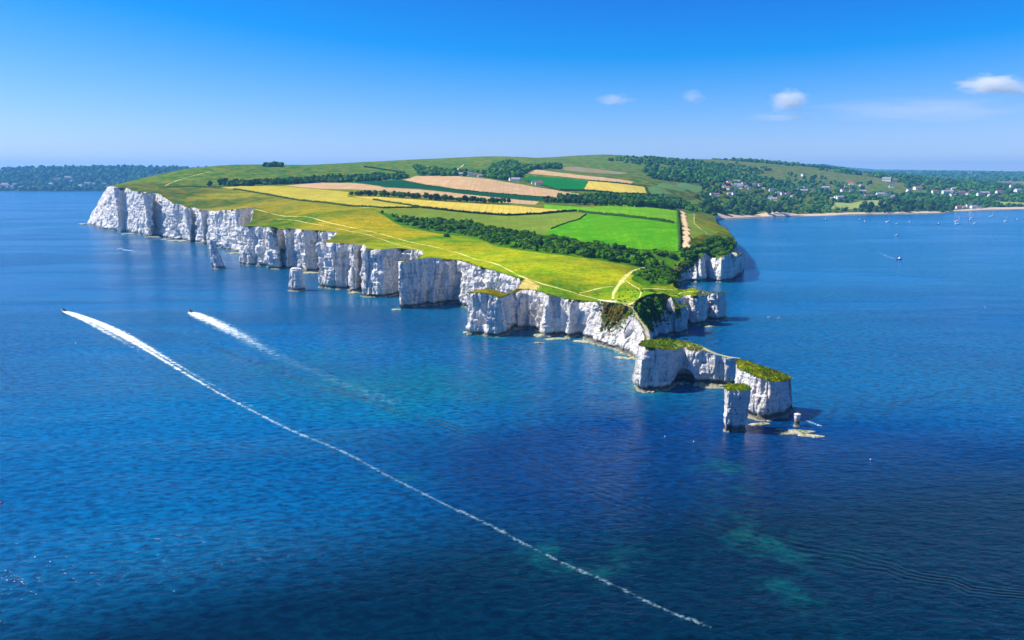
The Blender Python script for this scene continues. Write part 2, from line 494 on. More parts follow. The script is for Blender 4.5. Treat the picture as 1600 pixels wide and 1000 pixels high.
# ------------------------------------------------------------------ cliffs: a fluted wall along the coast
def wall_ribbon(P, zt, ins, vg, closed=False, rows=30, step=None, amp=1.0, seed=0, hfun=None, cave=None, buttress=2.0):
    """returns verts, faces, veg, top ring indices"""
    P = np.asarray(P, float)
    if closed:
        P = np.vstack([P, P[:1]]); zt = np.append(zt, zt[0]); ins = np.append(ins, ins[0]); vg = np.append(vg, vg[0])
    D = np.hypot(P[:, 0], P[:, 1])
    out = []
    for i in range(len(P) - 1):
        L = np.hypot(*(P[i + 1] - P[i]))
        st = step if step else float(np.clip(D[i] / 620.0, 0.55, 9.0)) if D[i] < 2400 else 25.0
        m = max(1, int(round(L / st)))
        for q in range(m):
            w = q / m
            out.append([*(P[i] * (1 - w) + P[i + 1] * w), zt[i] * (1 - w) + zt[i + 1] * w, ins[i] * (1 - w) + ins[i + 1] * w, vg[i] * (1 - w) + vg[i + 1] * w, min(st, L / m)])
    if not closed:
        out.append([*P[-1], zt[-1], ins[-1], vg[-1], 1.0])
    Q = np.array(out)
    xy = Q[:, :2]
    def smooth(a, k):
        for _ in range(k):
            if closed:
                a = (np.roll(a, 1, 0) + 2 * a + np.roll(a, -1, 0)) / 4
            else:
                b = a.copy(); b[1:-1] = (a[:-2] + 2 * a[1:-1] + a[2:]) / 4; a = b
        return a
    xy = smooth(xy, 2)
    sm = smooth(xy, 6)
    tg = (np.roll(sm, -1, 0) - np.roll(sm, 1, 0))
    if not closed:
        tg[0], tg[-1] = sm[1] - sm[0], sm[-1] - sm[-2]
    tg /= np.hypot(tg[:, 0], tg[:, 1])[:, None] + 1e-9
    nrm = np.column_stack([tg[:, 1], -tg[:, 0]])            # towards the sea
    s = np.concatenate([[0], np.cumsum(np.hypot(*(xy[1:] - xy[:-1]).T))])
    topxy = xy - nrm * Q[:, 3:4]
    # top line wobbles inward
    big = np.clip(Q[:, 5], 0.6, 3.0)
    hz = Q[:, 2]
    sca = np.clip(hz / 25.0, 0.12, 1.5) * amp
    N = len(Q)
    V = np.zeros((rows, N, 3)); G = np.zeros((rows, N))
    ts = np.linspace(0, 1, rows)
    ts = ts ** 0.92
    top_in = 0.8 * sca * (0.5 + 0.5 * vnoise(s / 7, 0, 0, seed + 3)) + 0.5 * sca * np.maximum(0, vnoise(s / 2.3, 0, 0, seed + 4))
    topxy = topxy - nrm * top_in[:, None] * np.minimum(1, hz / 10)[:, None]
    zt_f = hfun(topxy) if hfun is not None else hz
    for r, t in enumerate(ts):
        z = -2.0 + t * (zt_f + 2.0)
        cx = xy * (1 - t) + topxy * t
        if r == rows - 1:
            d = np.zeros(N)
        else:
            x, y = cx[:, 0], cx[:, 1]
            d = 1.7 * fbm(x / 16, y / 16, z / 45, 3, seed)
            rg = 1 - np.abs(vnoise(x / 5.5, y / 5.5, z / 38, seed + 11)) * 2
            d += 0.6 * rg
            cell = np.floor((s + 2.5 * vnoise(s / 9, z / 14, 0, seed + 21)) / (6.5 * np.maximum(1, big))).astype(np.int64)
            lev = np.floor(z / 11.0 + _hash(cell, cell * 0, cell * 0, 5) * 3).astype(np.int64)
            d += 2.6 * (_hash(cell, lev, cell * 0, seed + 8) - 0.5)
            bedk = np.floor(z / 1.9 + 1.4 * vnoise(x / 25, y / 25, 0, seed + 81)).astype(np.int64)
            d += 0.55 * (_hash(bedk, np.floor(s / 30).astype(np.int64), bedk * 0, seed + 82) - .5)
            d += 1.0 * fbm(x / 2.6, y / 2.6, z / 4.5, 3, seed + 5)
            ck = np.abs(vnoise(x / 7.0, y / 7.0, z / 50, seed + 61))
            d -= 2.2 * sstep(0.13, 0.0, ck) * (0.4 + 0.6 * sstep(-.3, .5, vnoise(x / 20, y / 20, z / 12, seed + 62)))
            ck = np.abs(vnoise(x / 3.1, y / 3.1, z / 22, seed + 63))
            d -= 0.9 * sstep(0.16, 0.0, ck)
            saw = (s + 9 * vnoise(s / 21, z / 60, 0, seed + 71)) / (13.0 * np.maximum(1, big * .9))
            saw = saw - np.floor(saw)
            d += buttress * (np.where(saw < .22, saw / .22, (1 - saw) / .78) - .5) * (0.35 + 0.9 * sstep(-.4, .5, vnoise(s / 45, 0, 0, seed + 72)))
            d *= sca
            env = 1 - sstep(0.9, 1.0, t) * 0.8
            d *= env
            lo = np.minimum(1, hz / 12)
            d += lo * (-1.9 * np.exp(-((z - 1.7) / 1.3) ** 2) * (0.6 + 0.5 * vnoise(s / 8, 0, 0, seed + 31)) + 1.5 * sstep(0.9, -0.3, z) * (0.5 + 0.7 * vnoise(s / 6, 3, 0, seed + 33)))
            if cave is not None:
                for (c0, w, hh, dep) in cave:
                    dd = np.hypot(*(xy - c0).T)
                    k = sstep(1.0, 0.55, dd / w) * sstep(1.0, 0.8, (z / (hh * np.sqrt(np.maximum(0.02, 1 - (dd / w) ** 2))))) 
                    d -= dep * k
        V[r, :, 0] = cx[:, 0] + nrm[:, 0] * d
        V[r, :, 1] = cx[:, 1] + nrm[:, 1] * d
        V[r, :, 2] = z + (0 if r in (0, rows - 1) else 1) * 0.25 * sca * vnoise(cx[:, 0] / 1.7, cx[:, 1] / 1.7, z / 2, seed + 6)
        hang = 0.55 * sstep(1 - 0.05 - 0.10 * (0.5 + vnoise(s / 5, 1, 0, seed + 41)), 1.0, t) * (0.55 + vnoise(s / 11, 7, 0, seed + 43))
        slope = Q[:, 4] * (0.30 + 1.15 * t) 
        G[r] = np.clip(np.maximum(hang, slope), 0, 1)
        if r >= rows - 1:
            G[r] = np.maximum(G[r], (0.42 + 0.35 * vnoise(s / 4, 5, 0, seed + 44)) * np.minimum(1, hz / 10))
    idx = np.arange(rows * N).reshape(rows, N)
    a = idx[:-1, :]; b = np.roll(idx, -1, 1)[:-1, :]; c = np.roll(idx, -1, 1)[1:, :]; d_ = idx[1:, :]
    if not closed:
        a, b, c, d_ = a[:, :-1], b[:, :-1], c[:, :-1], d_[:, :-1]
    faces = np.stack([a.ravel(), b.ravel(), c.ravel(), d_.ravel()], -1)
    return V.reshape(-1, 3), faces, G.ravel(), idx[-1], xy

cave_pts = [(gp(1071, 599), 5.5, 7.0, 6.5), (gp(816, 518), 9.0, 4.5, 5.0)]
V, Fc, CG, top_idx, coast_xy = wall_ribbon(base, ztop, inset, vegc, rows=34, seed=2, hfun=height, cave=cave_pts)
cliff = mk("cliff", V, Fc, M_chalk, smooth=False)
attr(cliff, "veg", CG)
tag(cliff, "long white chalk cliff wall fluted and notched around the green headland", kind="structure")
edge = V[top_idx][:, :2]
mark(f"cliff {len(V)}")

# ------------------------------------------------------------------ land split into fields, paths and grassland
def sm_poly(pts, closed=True, step=6.0):
    P = drape(pts)[:, :2]
    if closed: P = np.vstack([P, P[:1]])
    D = np.hypot(*P.mean(0))
    q, _ = resample(P, max(3.0, D * 0.006))
    return q[:-1] if closed else q

FIELDS = [
 ("stubble_field", 'tan', "tan stubble field below the wooded ridge, the higher of the two long tan strips", [(627,282),(650,275),(712,275),(800,286),(862,296),(915,304),(910,307),(870,308),(820,305),(770,301),(715,296),(665,289)]),
 ("stubble_field", 'tan', "pinkish tan stubble strip lying just above the dark tree belt", [(445,290),(500,285),(550,286),(600,293),(675,298),(750,306),(843,315),(835,320),(775,316),(700,308),(625,300),(560,296),(500,295)]),
 ("crop_field", 'teal', "dark blue green crop strip between the two tan stubble fields", [(545,284),(625,281),(665,290),(715,297),(775,302),(860,309),(885,311),(845,314),(750,306),(675,297),(600,292)]),
 ("wheat_field", 'wheat', "pale yellow wheat field below the dark tree belt", [(550,307),(583,307),(650,312),(725,317),(800,321),(885,328),(878,331),(840,334),(790,336),(725,331),(662,324),(600,314)]),
 ("wheat_field", 'wheat2', "yellow green wheat field at the left, next to the clifftop meadow", [(345,293),(370,291),(445,291),(500,296),(545,300),(542,307),(582,312),(655,324),(575,325),(548,322),(500,316),(440,308),(400,301),(370,296)]),
 ("crop_field", 'olive', "dull olive green field between the wheat and the scrub belt", [(582,328),(660,326),(725,332),(790,338),(850,334),(880,331),(918,334),(905,343),(880,350),(860,358),(850,367),(775,356),(735,346),(675,342),(620,338)]),
 ("pasture_field", 'bright', "large vivid green pasture behind the scrub belt", [(918,334),(975,339),(1050,349),(1059,348),(1061,392),(1025,390),(960,385),(900,375),(850,368),(860,358),(880,350),(905,343)]),
 ("pasture_field", 'bright2', "narrow light green pasture strip above the vivid green one", [(850,319),(925,324),(1058,328),(1058,347.5),(1025,343),(975,338),(918,333),(900,330),(850,325)]),
 ("pasture_field", 'green', "deep green pasture on the far slope beside a yellow field", [(812,279),(830,275.5),(860,277),(918,283),(910,297),(875,297),(840,287)]),
 ("wheat_field", 'wheat', "small yellow field on the far slope, right of the deep green pasture", [(920,282),(1008,292),(1012,302),(970,302),(911,297)]),
 ("stubble_field", 'tan', "thin tan field wedge high on the far slope", [(823,271),(838,265),(900,273),(990,284),(985,287),(925,281),(870,275)]),
 ("stubble_field", 'greytan', "grey brown field strip, the highest on the far slope", [(875,261),(900,260),(982,270),(970,272),(912,269),(878,265)]),
 ("pasture_field", 'greygreen', "grey green triangular field left of the village", [(1025,291),(1065,285),(1100,294),(1068,300)]),
 ("pasture_field", 'greygreen', "small grey green field just below the far yellow field", [(1012,293),(1024,291),(1050,303),(1018,303)]),
 ("pasture_field", 'olive', "small light green field among trees above the bay", [(1073,314),(1132,316),(1130,321),(1080,319)]),
 ("pasture_field", 'lawn', "pale lawn field above the beach trees", [(1298,326),(1305,316),(1330,318),(1380,312),(1384,319),(1350,325),(1320,327)]),
 ("pasture_field", 'lawn', "pale grass field behind the beach at the right edge", [(1552,315),(1640,318),(1640,322),(1570,321)]),
 ("pasture_field", 'olive', "rough grass strip between the chalk track and the bay", [(1073,333),(1088,334),(1084,350),(1125,362),(1110,369),(1078,376),(1077,355)]),
]
PATHS = [
 ("path", 2.5, 'p', "long pale footpath running along the clifftop meadow", [(398,327),(425,333),(460,338),(500,344.5),(550,354.5),(612,370.5),(662,382.5),(725,397),(770,411),(792,420),(808,429),(828,438),(860,447),(900,458),(934,467)]),
 ("path", 1.6, 'p', "faint second footpath nearer the cliff edge", [(430,342),(470,347),(510,352),(545,361),(590,371),(640,387),(664,393)]),
 ("path", 4.0, 'p', "worn pale track curving from the scrub down to the headland neck", [(1014,416),(992,422),(980,430),(971,440),(962,452),(957,461),(960,472)]),
 ("path", 1.7, 'p', "thin loop path around the round grass patch near the tip", [(976,437),(990,447),(1001,452),(1002,462),(992,472),(974,478)]),
 ("path", 1.7, 'p', "thin path leading out along the right hand spur", [(1001,451),(1030,451),(1054,453),(1060,448),(1080,444)]),
 ("path", 1.6, 'p', "thin path beside the loop towards the right hand cliffs", [(1003,463),(1032,460),(1060,456),(1085,455)]),
 ("path", 6.0, 'c', "broken white chalk scree track down the neck of the headland", [(934,467),(950,470),(962,474),(973,481),(979,490),(985,498),(992,504),(1000,511),(1008,519),(1014,526)]),
 ("path", 10.0, 'p2', "wide bare pinkish track beside the vivid green pasture", [(1065,330),(1069,345),(1072,358),(1073,372),(1071,380),(1073,393)]),
 ("path", 1.8, 'p', "curved side path through the rough grass by the bay", [(1081,333),(1087,337),(1083,346),(1090,355),(1106,366)]),
 ("path", 3.0, 'p', "pale path climbing the left end of the ridge", [(258,290),(275,282),(300,275),(330,268)]),
 ("path", 3.5, 'c', "short white zigzag chalk track on the wooded ridge", [(716,269),(714,264),(722,260),(724,257)]),
 ("path", 1.6, 'p', "short faint path across the meadow", [(905,458),(935,450),(962,447)]),
]
PATCHES = [
 ("bare_ground", 'bare', "bare trodden sandy ground at the cliff notch", [(790,420),(812,430),(835,440),(846,447),(842,454),(800,453.5),(745,453),(742,451),(795,448.5),(816,441.5),(818,436)]),
 ("scrub_ground", 'scrub', "dark green scrubby ground of the hedge belt", [(575,325),(625,340),(675,342),(737,345),(775,356),(850,367),(900,376),(960,386),(1025,391),(1062,394),(1085,388),(1115,380),(1140,378),(1150,395),(1120,402),(1085,402),(1062,412),(1075,425),(1068,440),(1040,447),(1005,446),(985,436),(1000,424),(1005,420),(960,411),(900,402),(850,396),(775,385),(745,372),(690,366),(662,361),(620,350)]),
 ("beach", 'sand', "pale sandy beach below the wooded shore", [(1118,341.2),(1130,340.8),(1180,338.2),(1250,335.8),(1330,334),(1400,332.8),(1470,332.2),(1470,334.5),(1400,336.5),(1330,338),(1250,340),(1180,343),(1128,346)]),
 ("beach", 'sand', "short pale beach behind the moored boats", [(1490,329.4),(1545,326.4),(1700,324.2),(1700,329),(1545,331),(1490,333)]),
]
polys = []       # name, matkey, label, polygon
for nme, mk_, lb, pts in PATCHES[:2]:
    polys.append((nme, mk_, lb, sm_poly(pts)))
for nme, mk_, lb, pts in FIELDS:
    polys.append((nme, mk_, lb, sm_poly(pts)))
# beaches follow the shoreline a few tens of metres inland
for nme, mk_, lb, pts in PATCHES[2:]:
    P = gp(np.array([p[0] for p in pts]), np.array([p[1] for p in pts]), 1.5)
    P = np.vstack([P, P[:1]])
    polys.append((nme, mk_, lb, resample(P, 25)[0][:-1]))
path_lines, path_core = [], []
for nme, w, kind, lb, pts in PATHS:
    P = drape(pts)[:, :2]
    # round the line
    for _ in range(2):
        Q = [P[0]]
        for a, b2 in zip(P[:-1], P[1:]):
            Q += [a * .75 + b2 * .25, a * .25 + b2 * .75]
        Q.append(P[-1]); P = np.array(Q)
    P, s_ = resample(P, max(2.0, np.hypot(*P.mean(0)) * 0.004))
    wob = w * 0.5 * (1 + 0.35 * vnoise(s_ / 9, 0, 0, 77))
    tg = np.gradient(P, axis=0); tg /= np.hypot(*tg.T)[:, None]
    nn = np.column_stack([-tg[:, 1], tg[:, 0]])
    ring = np.vstack([P + nn * wob[:, None], (P - nn * wob[:, None])[::-1]])
    path_lines.append((P, w))
    path_core.append(P[1:-1])
    polys.append((nme, kind, lb, ring))
far_ring = np.array([(14000, 3000), (13500, 13500), (3000, 13500), (-3500, 12500), (-2600, 7000), (-1700, 4300)], float)
outline = np.vstack([edge, far_ring])
# interior points, density falling with distance
rr = np.exp(np.arange(math.log(320), math.log(13500), 0.0085))
aa = np.arange(-0.72, 0.95, 0.0062)
RR, AA = np.meshgrid(rr, aa, indexing='ij')
AA = AA + rng.uniform(-.0025, .0025, AA.shape); RR = RR * (1 + rng.uniform(-.0033, .0033, RR.shape))
pts = np.column_stack([(RR * np.sin(AA)).ravel(), (RR * np.cos(AA)).ravel()])
pts = pts[in_poly(pts, outline)]
dd = np.hypot(*pts.T)
pts = pts[(dd < 5000) | (rng.random(len(pts)) < 0.45)]
vv, ee = [outline], [np.column_stack([np.arange(len(outline)), (np.arange(len(outline)) + 1) % len(outline)])]
off = len(outline)
for _, _, _, ring in polys:
    vv.append(ring); k = len(ring)
    ee.append(off + np.column_stack([np.arange(k), (np.arange(k) + 1) % k])); off += k
vv += path_core + [pts]
allv = np.vstack(vv)
res = delaunay_2d_cdt([Vector(q) for q in allv.tolist()], np.vstack(ee).tolist(), [], 0, 1e-3, False)
LV = np.array([(q.x, q.y) for q in res[0]])
LF = np.array([f for f in res[2]])
mark(f"land cdt {len(LV)} {len(LF)}")
cen = LV[LF].mean(1)
ar = np.cross(LV[LF[:, 1]] - LV[LF[:, 0]], LV[LF[:, 2]] - LV[LF[:, 0]])
inside = in_poly(cen, outline) & (np.abs(ar) > 1e-5)
LF, cen, ar = LF[inside], cen[inside], ar[inside]
LF[ar < 0] = LF[ar < 0][:, ::-1]
LZ = height(LV)
cls = np.full(len(LF), -1)
for i, (_, _, _, ring) in enumerate(polys):
    lo, hi = ring.min(0), ring.max(0)
    m = np.where(((cen > lo) & (cen < hi)).all(1))[0]
    if len(m):
        cls[m[in_poly(cen[m], ring)]] = i

# real colour of the grassland, blended between places
GCOL = [(960,430,191,196,14),(1040,533,80,140,5),(1075,535,95,145,5),(1020,537,90,140,6),(850,420,155,180,8),(760,400,169,183,8),(700,385,160,166,6),(640,366,185,166,4),(560,347,178,156,8),(480,330,158,146,20),(420,320,146,134,25),(350,306,141,137,25),
 (600,382,141,164,8),(540,372,85,112,14),(530,378,108,111,20),(450,345,75,120,10),(420,348,48,90,8),(400,345,45,85,10),(320,318,22,75,25),(270,303,14,66,22),(230,288,20,70,25),(260,284,72,112,34),(330,277,46,108,36),(450,266,30,104,42),(600,266,30,106,46),
 (720,262,34,104,48),(800,252,62,112,52),(900,254,50,108,50),(950,250,62,112,55),(1020,255,40,92,45),(960,467,127,169,8),(1030,457,108,153,8),(990,460,119,164,8),(870,452,119,153,8),(900,460,80,130,8),(760,455,114,105,12),(700,372,85,145,6),(1010,432,50,100,6),(1110,452,119,132,14),(1080,447,125,143,10),
 (1120,395,30,60,10),(1090,405,30,58,8),(1100,330,34,80,30),(1150,310,30,74,28),(1250,300,32,78,28),(1400,300,52,96,38),(1500,320,30,70,28),(1300,280,70,98,55),(1500,280,112,106,84),(1580,300,32,70,30),(1100,280,36,86,40),(1000,310,40,88,36),(880,310,42,88,34),(1040,308,44,90,40),(1000,275,42,92,44)]
gq = drape([(g[0], g[1]) for g in GCOL])[:, :2]
gcol = np.array([lin(*g[2:]) for g in GCOL])
_cw = np.array([(79, 405), (80, 416), (79, 427), (83, 436), (77, 445), (75, 436), (105, 379), (109, 377), (114, 378), (119, 378), (123, 378)], float)      # bare chalk crest of the neck
gq = np.vstack([gq, _cw]); gcol = np.vstack([gcol, np.tile(lin(228, 215, 182), (len(_cw), 1))])
def logpol(P):
    D = np.hypot(P[:, 0], P[:, 1])
    return np.column_stack([np.arctan2(P[:, 0], P[:, 1]) * 6, np.log(D) * 9])
def land_colour(P):
    q, g = logpol(P), logpol(gq)
    out = np.empty((len(P), 3))
    for i in range(0, len(P), 20000):
        w = 1.0 / (((q[i:i + 20000, None] - g[None]) ** 2).sum(-1) + 0.01) ** 2
        out[i:i + 20000] = (w[..., None] * gcol[None]).sum(1) / w.sum(1)[:, None]
    return out * 0.97

def grass_mat():
    b = NB("grassland")
    p = b.pos()
    c = b.attr("tint", "Color")
    n1 = b.noise(p, 0.045, 4, 0.6)
    n2 = b.noise(p, 0.35, 5, 0.7)
    n4 = b.noise(p, 0.11, 4, 0.65)
    n3 = b.noise(b.scale(p, 0.02, 0.16, 0.1, R(20)), 1.0, 4, 0.65)
    c = b.mix(b.ramp(n1, 0.36, 0.64), b.mix(0.36, c, (0.06, 0.17, 0.006)), b.mix(0.32, c, (0.55, 0.36, 0.01)))
    c = b.mix(b.ramp(n2, 0.42, 0.68, 0, 0.72), c, b.mix(1.0, c, (0.36, 0.45, 0.3), 'MULTIPLY'))
    c = b.mix(b.ramp(n4, 0.5, 0.66, 0, 0.55), c, b.mix(1.0, c, (0.5, 0.62, 0.5), 'MULTIPLY'))
    c = b.mix(b.ramp(n3, 0.48, 0.66, 0, 0.5), c, b.mix(1.0, c, (0.48, 0.62, 0.4), 'MULTIPLY'))
    return b.bsdf(c, 0.95, b.bump(n2, 0.5, 0.8), spec=0.0)

def path_mat(name, c1, c2):
    b = NB(name)
    p = b.pos()
    n = b.noise(p, 0.5, 5, 0.7)
    e = b.math('ADD', b.attr("core"), b.math('MULTIPLY', b.math('SUBTRACT', n, 0.5), 1.8))
    e = b.math('ADD', e, b.math('MULTIPLY', b.math('SUBTRACT', b.noise(p, 0.06, 3), 0.5), 0.9))
    c = b.mix(b.ramp(b.noise(p, 0.2, 3), 0.35, 0.65), c1, c2)
    g = b.mix(b.ramp(n, 0.3, 0.7), b.attr("tint", "Color"), b.mix(1.0, b.attr("tint", "Color"), (0.5, 0.6, 0.4), 'MULTIPLY'))
    return b.bsdf(b.mix(b.ramp(e, 0.12, 0.5), g, c), 0.95, b.bump(n, 0.3, 0.5), spec=0.05)

MAT = {
 'tan': field_mat("stubble", lin(205, 165, 112), lin(222, 186, 140), 5, R(25)),
 'greytan': field_mat("stubble_grey", lin(150, 140, 105), lin(165, 150, 115), 6, R(20)),
 'teal': field_mat("crop_teal", lin(22, 78, 52), lin(32, 92, 58), 5, R(25)),
 'wheat': field_mat("wheat", lin(218, 190, 66), lin(228, 205, 92), 4, R(70)),
 'wheat2': field_mat("young_wheat", lin(185, 172, 48), lin(205, 190, 72), 4, R(35)),
 'olive': field_mat("crop_olive", lin(112, 140, 40), lin(138, 158, 52), 4, R(65)),
 'bright': field_mat("pasture_vivid", lin(58, 150, 3), lin(108, 176, 4), 6, R(60)),
 'bright2': field_mat("pasture_light", lin(92, 165, 12), lin(128, 182, 28), 6, R(10)),
 'green': field_mat("pasture_deep", lin(20, 118, 42), lin(32, 132, 52), 6, R(40)),
 'greygreen': field_mat("pasture_grey", lin(92, 132, 70), lin(112, 145, 82)),
 'lawn': field_mat("lawn", lin(140, 160, 80), lin(165, 172, 100)),
 'scrub': field_mat("scrub_floor", lin(52, 104, 4), lin(92, 138, 6), patch=14.0),
 'sand': field_mat("sand", lin(205, 182, 150), lin(215, 196, 168)),
 'bare': path_mat("bare_earth", lin(214, 186, 112), lin(190, 168, 80)),
 'p': path_mat("path_dust", lin(222, 212, 140), lin(198, 190, 95)),
 'p2': path_mat("track_dust", lin(226, 196, 150), lin(212, 180, 128)),
 'c': path_mat("path_chalk", lin(238, 226, 205), lin(225, 205, 170)),
 'grass': grass_mat(),
}
def sub_land(name, faces, mat, smooth=True):
    u, inv = np.unique(faces.ravel(), return_inverse=True)
    P = LV[u]
    o = mk(name, np.column_stack([P, LZ[u]]), inv.reshape(-1, 3), mat, smooth=smooth)
    return o, P
grass, P = sub_land("grassland", LF[cls == -1], MAT['grass'])
attr(grass, "tint", land_colour(P))
tag(grass, "yellow green clifftop meadow and downland running back to the ridge", kind="structure")
for i, (nme, key, lb, ring) in enumerate(polys):
    fs = LF[cls == i]
    if len(fs) == 0:
        continue
    o, P = sub_land(nme, fs, MAT[key])
    if key in ('p', 'p2', 'c', 'bare'):
        attr(o, "tint", land_colour(P))
        ln = np.vstack([ring, ring[:1]])
        d, _, _ = seg_dist(P, ln)
        attr(o, "core", np.clip(d / (max(1.0, (4.0 if key == 'bare' else np.percentile(d, 98)))), 0, 1) if d.max() > 0.3 else np.full(len(P), 0.8))
    tag(o, lb, kind="structure")
mark("land")
# ------------------------------------------------------------------ sea stacks
def grass_mat_cap():
    b = NB("cliff_grass")
    p = b.pos()
    n = b.noise(p, 0.22, 4, 0.65)
    f = b.noise(p, 1.4, 4, 0.7)
    c = b.mix(b.ramp(n, 0.36, 0.64), lin(62, 112, 6), lin(150, 150, 10))
    c = b.mix(b.ramp(f, 0.4, 0.75, 0, 0.6), c, lin(60, 58, 10))
    return b.bsdf(c, 0.95, b.bump(f, 0.5, 0.8), spec=0.05)
M_cap = grass_mat_cap()

def tufts(P, n_each, size, r):
    """short upright blades scattered around points P"""
    V, Fq = [], []
    for x, y, z in P:
        for _ in range(n_each):
            a = r.uniform(0, 6.283); q = r.uniform(0, size * 1.3)
            cx, cy = x + math.cos(a) * q, y + math.sin(a) * q
            b = r.uniform(0, 6.283); w = size * r.uniform(.25, .5); h = size * r.uniform(.5, 1.2)
            lx, ly = math.cos(b) * w, math.sin(b) * w
            tx, ty = r.uniform(-.5, .5) * h, r.uniform(-.5, .5) * h
            k = len(V)
            V += [(cx - lx, cy - ly, z - .15), (cx + lx, cy + ly, z - .15), (cx + lx * .3 + tx, cy + ly * .3 + ty, z + h), (cx - lx * .3 + tx, cy - ly * .3 + ty, z + h)]
            Fq.append((k, k + 1, k + 2, k + 3))
    return V, Fq

def stack(label, ring, zt, ins, veg, lean=(0, 0), cap='grass', seed=5, rows=30, amp=0.7, step=0.6):
    ring = np.asarray(ring, float)
    c0 = ring.mean(0)
    e = empty("sea_stack", (c0[0], c0[1], 0))
    zt = np.full(len(ring), zt, float) if np.isscalar(zt) else np.asarray(zt, float)
    ins = np.full(len(ring), ins, float) if np.isscalar(ins) else np.asarray(ins, float)
    V, Fq, G, ti, _ = wall_ribbon(ring - c0, zt, ins, np.full(len(ring), veg), closed=True, rows=rows, step=step, amp=amp, seed=seed, buttress=0.5)
    t = np.clip(V[:, 2] / zt.max(), 0, 1)
    V[:, 0] += lean[0] * t ** 1.3; V[:, 1] += lean[1] * t ** 1.3
    top = V[ti]
    lo, hi = top[:, :2].min(0), top[:, :2].max(0)
    gx, gy = np.meshgrid(np.arange(lo[0], hi[0], step * 1.1), np.arange(lo[1], hi[1], step * 1.1))
    q = np.column_stack([gx.ravel(), gy.ravel()]) + rng.uniform(-.2, .2, (gx.size, 2))
    ring_l = np.vstack([top[:, :2], top[:1, :2]])
    q = q[in_poly(q, top[:, :2])]
    q = q[seg_dist(q, ring_l)[0] > step * 0.6]
    k = len(top)
    res = delaunay_2d_cdt([Vector(p) for p in np.vstack([top[:, :2], q]).tolist()], [(i, (i + 1) % k) for i in range(k)], [], 1, 1e-4, False)
    CV = np.array([(p.x, p.y) for p in res[0]])
    if len(CV) == 0: return e
    d = seg_dist(CV, ring_l)[0]
    i_near = np.argmin(((CV[:, None] - top[None, :, :2]) ** 2).sum(-1), 1) if len(CV) < 6000 else np.zeros(len(CV), int)
    zc = top[i_near, 2]
    w = np.exp(-((CV[:, None] - top[None, ::4, :2]) ** 2).sum(-1) / 30.0)
    zc = np.where(d < 0.05, zc, (w * top[None, ::4, 2]).sum(1) / (w.sum(1) + 1e-9))
    up = (0.5 if cap == 'grass' else 1.2) * np.minimum(1, d / 2.5) + 1.1 * np.maximum(0, vnoise(CV[:, 0] / 1.7, CV[:, 1] / 1.7, 0, seed)) * np.minimum(1, d / 1)
    o = mk("rock_face", V, Fq, M_chalk, e); attr(o, "veg", G)
    fc = [f for f in res[2]]
    if cap == 'grass':
        o2 = mk("grass_cap", np.column_stack([CV, zc + up]), fc, M_cap, e, smooth=True)
        r = random.Random(seed)
        fr = top[::2] + np.column_stack([rng.uniform(-.3, .3, (len(top[::2]), 2)), np.full(len(top[::2]), 0.05)])
        TV, TF = tufts(np.vstack([np.column_stack([CV, zc + up])[::2], fr]).tolist(), 3, 0.55, r)
        tg_ = mk("grass_tufts", TV, TF, M_cap, e); tg_["kind"] = "stuff"
    else:
        o2 = mk("rock_top", np.column_stack([CV, zc + up]), fc, M_chalk, e)
        attr(o2, "veg", np.full(len(CV), 0.3 if veg > .1 else 0.05))
    tag(e, label, "sea stack")
    return e

def near(px, py, dx=0.0, dy=0.0):
    return gp(px, py) + np.array([dx, dy])
a, b_ = gp(1134, 676), gp(1167, 674)
z_oh = at_y(1150, 609, (a[1] + b_[1]) / 2)[2]
stack("slim chalk stack with a thin grass cap standing alone nearest the camera", [a + (0, .3), (a + b_) / 2 + (0, -.6), b_ + (0, .2), b_ + (.3, 3.5), b_ + (-.8, 6.6), (a + b_) / 2 + (0, 7.2), a + (.4, 6.2), a + (-.2, 3)], z_oh, -0.75, 0.0, seed=12, amp=0.62, step=0.5)
f8 = [gp(1146, 642), gp(1163, 650), gp(1184, 656), gp(1200, 657.5), gp(1218, 653), gp(1237, 648), gp(1243, 641)]
b8 = [gp(1233, 587, 16), gp(1214, 578, 19), gp(1192, 571, 21.5), gp(1165, 563, 22.5), gp(1151, 562, 22)]
stack("broad chalk stack with shaggy olive grass cap behind the slim one", f8 + b8, [21, 20.3, 19.2, 18.2, 17, 16.2, 16, 16, 18.6, 21, 22.5, 22], [.3, .6, 1, 1, 1.2, 3.0, 4.0, .5, .3, .3, .3, .3], 0.0, seed=23, amp=0.8, step=0.5)
c = gp(1246, 667) + (0, 1.0)
stack("small chalk stump beside the broad grass capped stack", [c + (1.75 * math.cos(t), 1.6 * math.sin(t)) for t in np.arange(0, 6.28, 0.7)][::1], 5.6, 0.1, 0.0, cap='rock', seed=31, amp=0.55, rows=16, step=0.4)
c = (gp(329, 420) + gp(349, 420)) / 2 + (0, 6)
stack("thin leaning chalk pinnacle in front of the far cliffs", [c + (8.0 * math.cos(t), 7.0 * math.sin(t)) for t in np.arange(0, 6.28, 0.5)], 34, 5.6, 0.05, lean=(-7.5, 0), cap='rock', seed=41, amp=0.6, step=0.8)
c = (gp(449, 455) + gp(475, 455)) / 2 + (0, 6)
stack("rounded squat chalk stack standing off the middle cliffs", [c + (8.4 * math.cos(t), 7 * math.sin(t)) for t in np.arange(0, 6.28, 0.5)], 21.0, 2.4, 0.06, cap='rock', seed=51, amp=0.6, step=0.8)
mark("stacks")

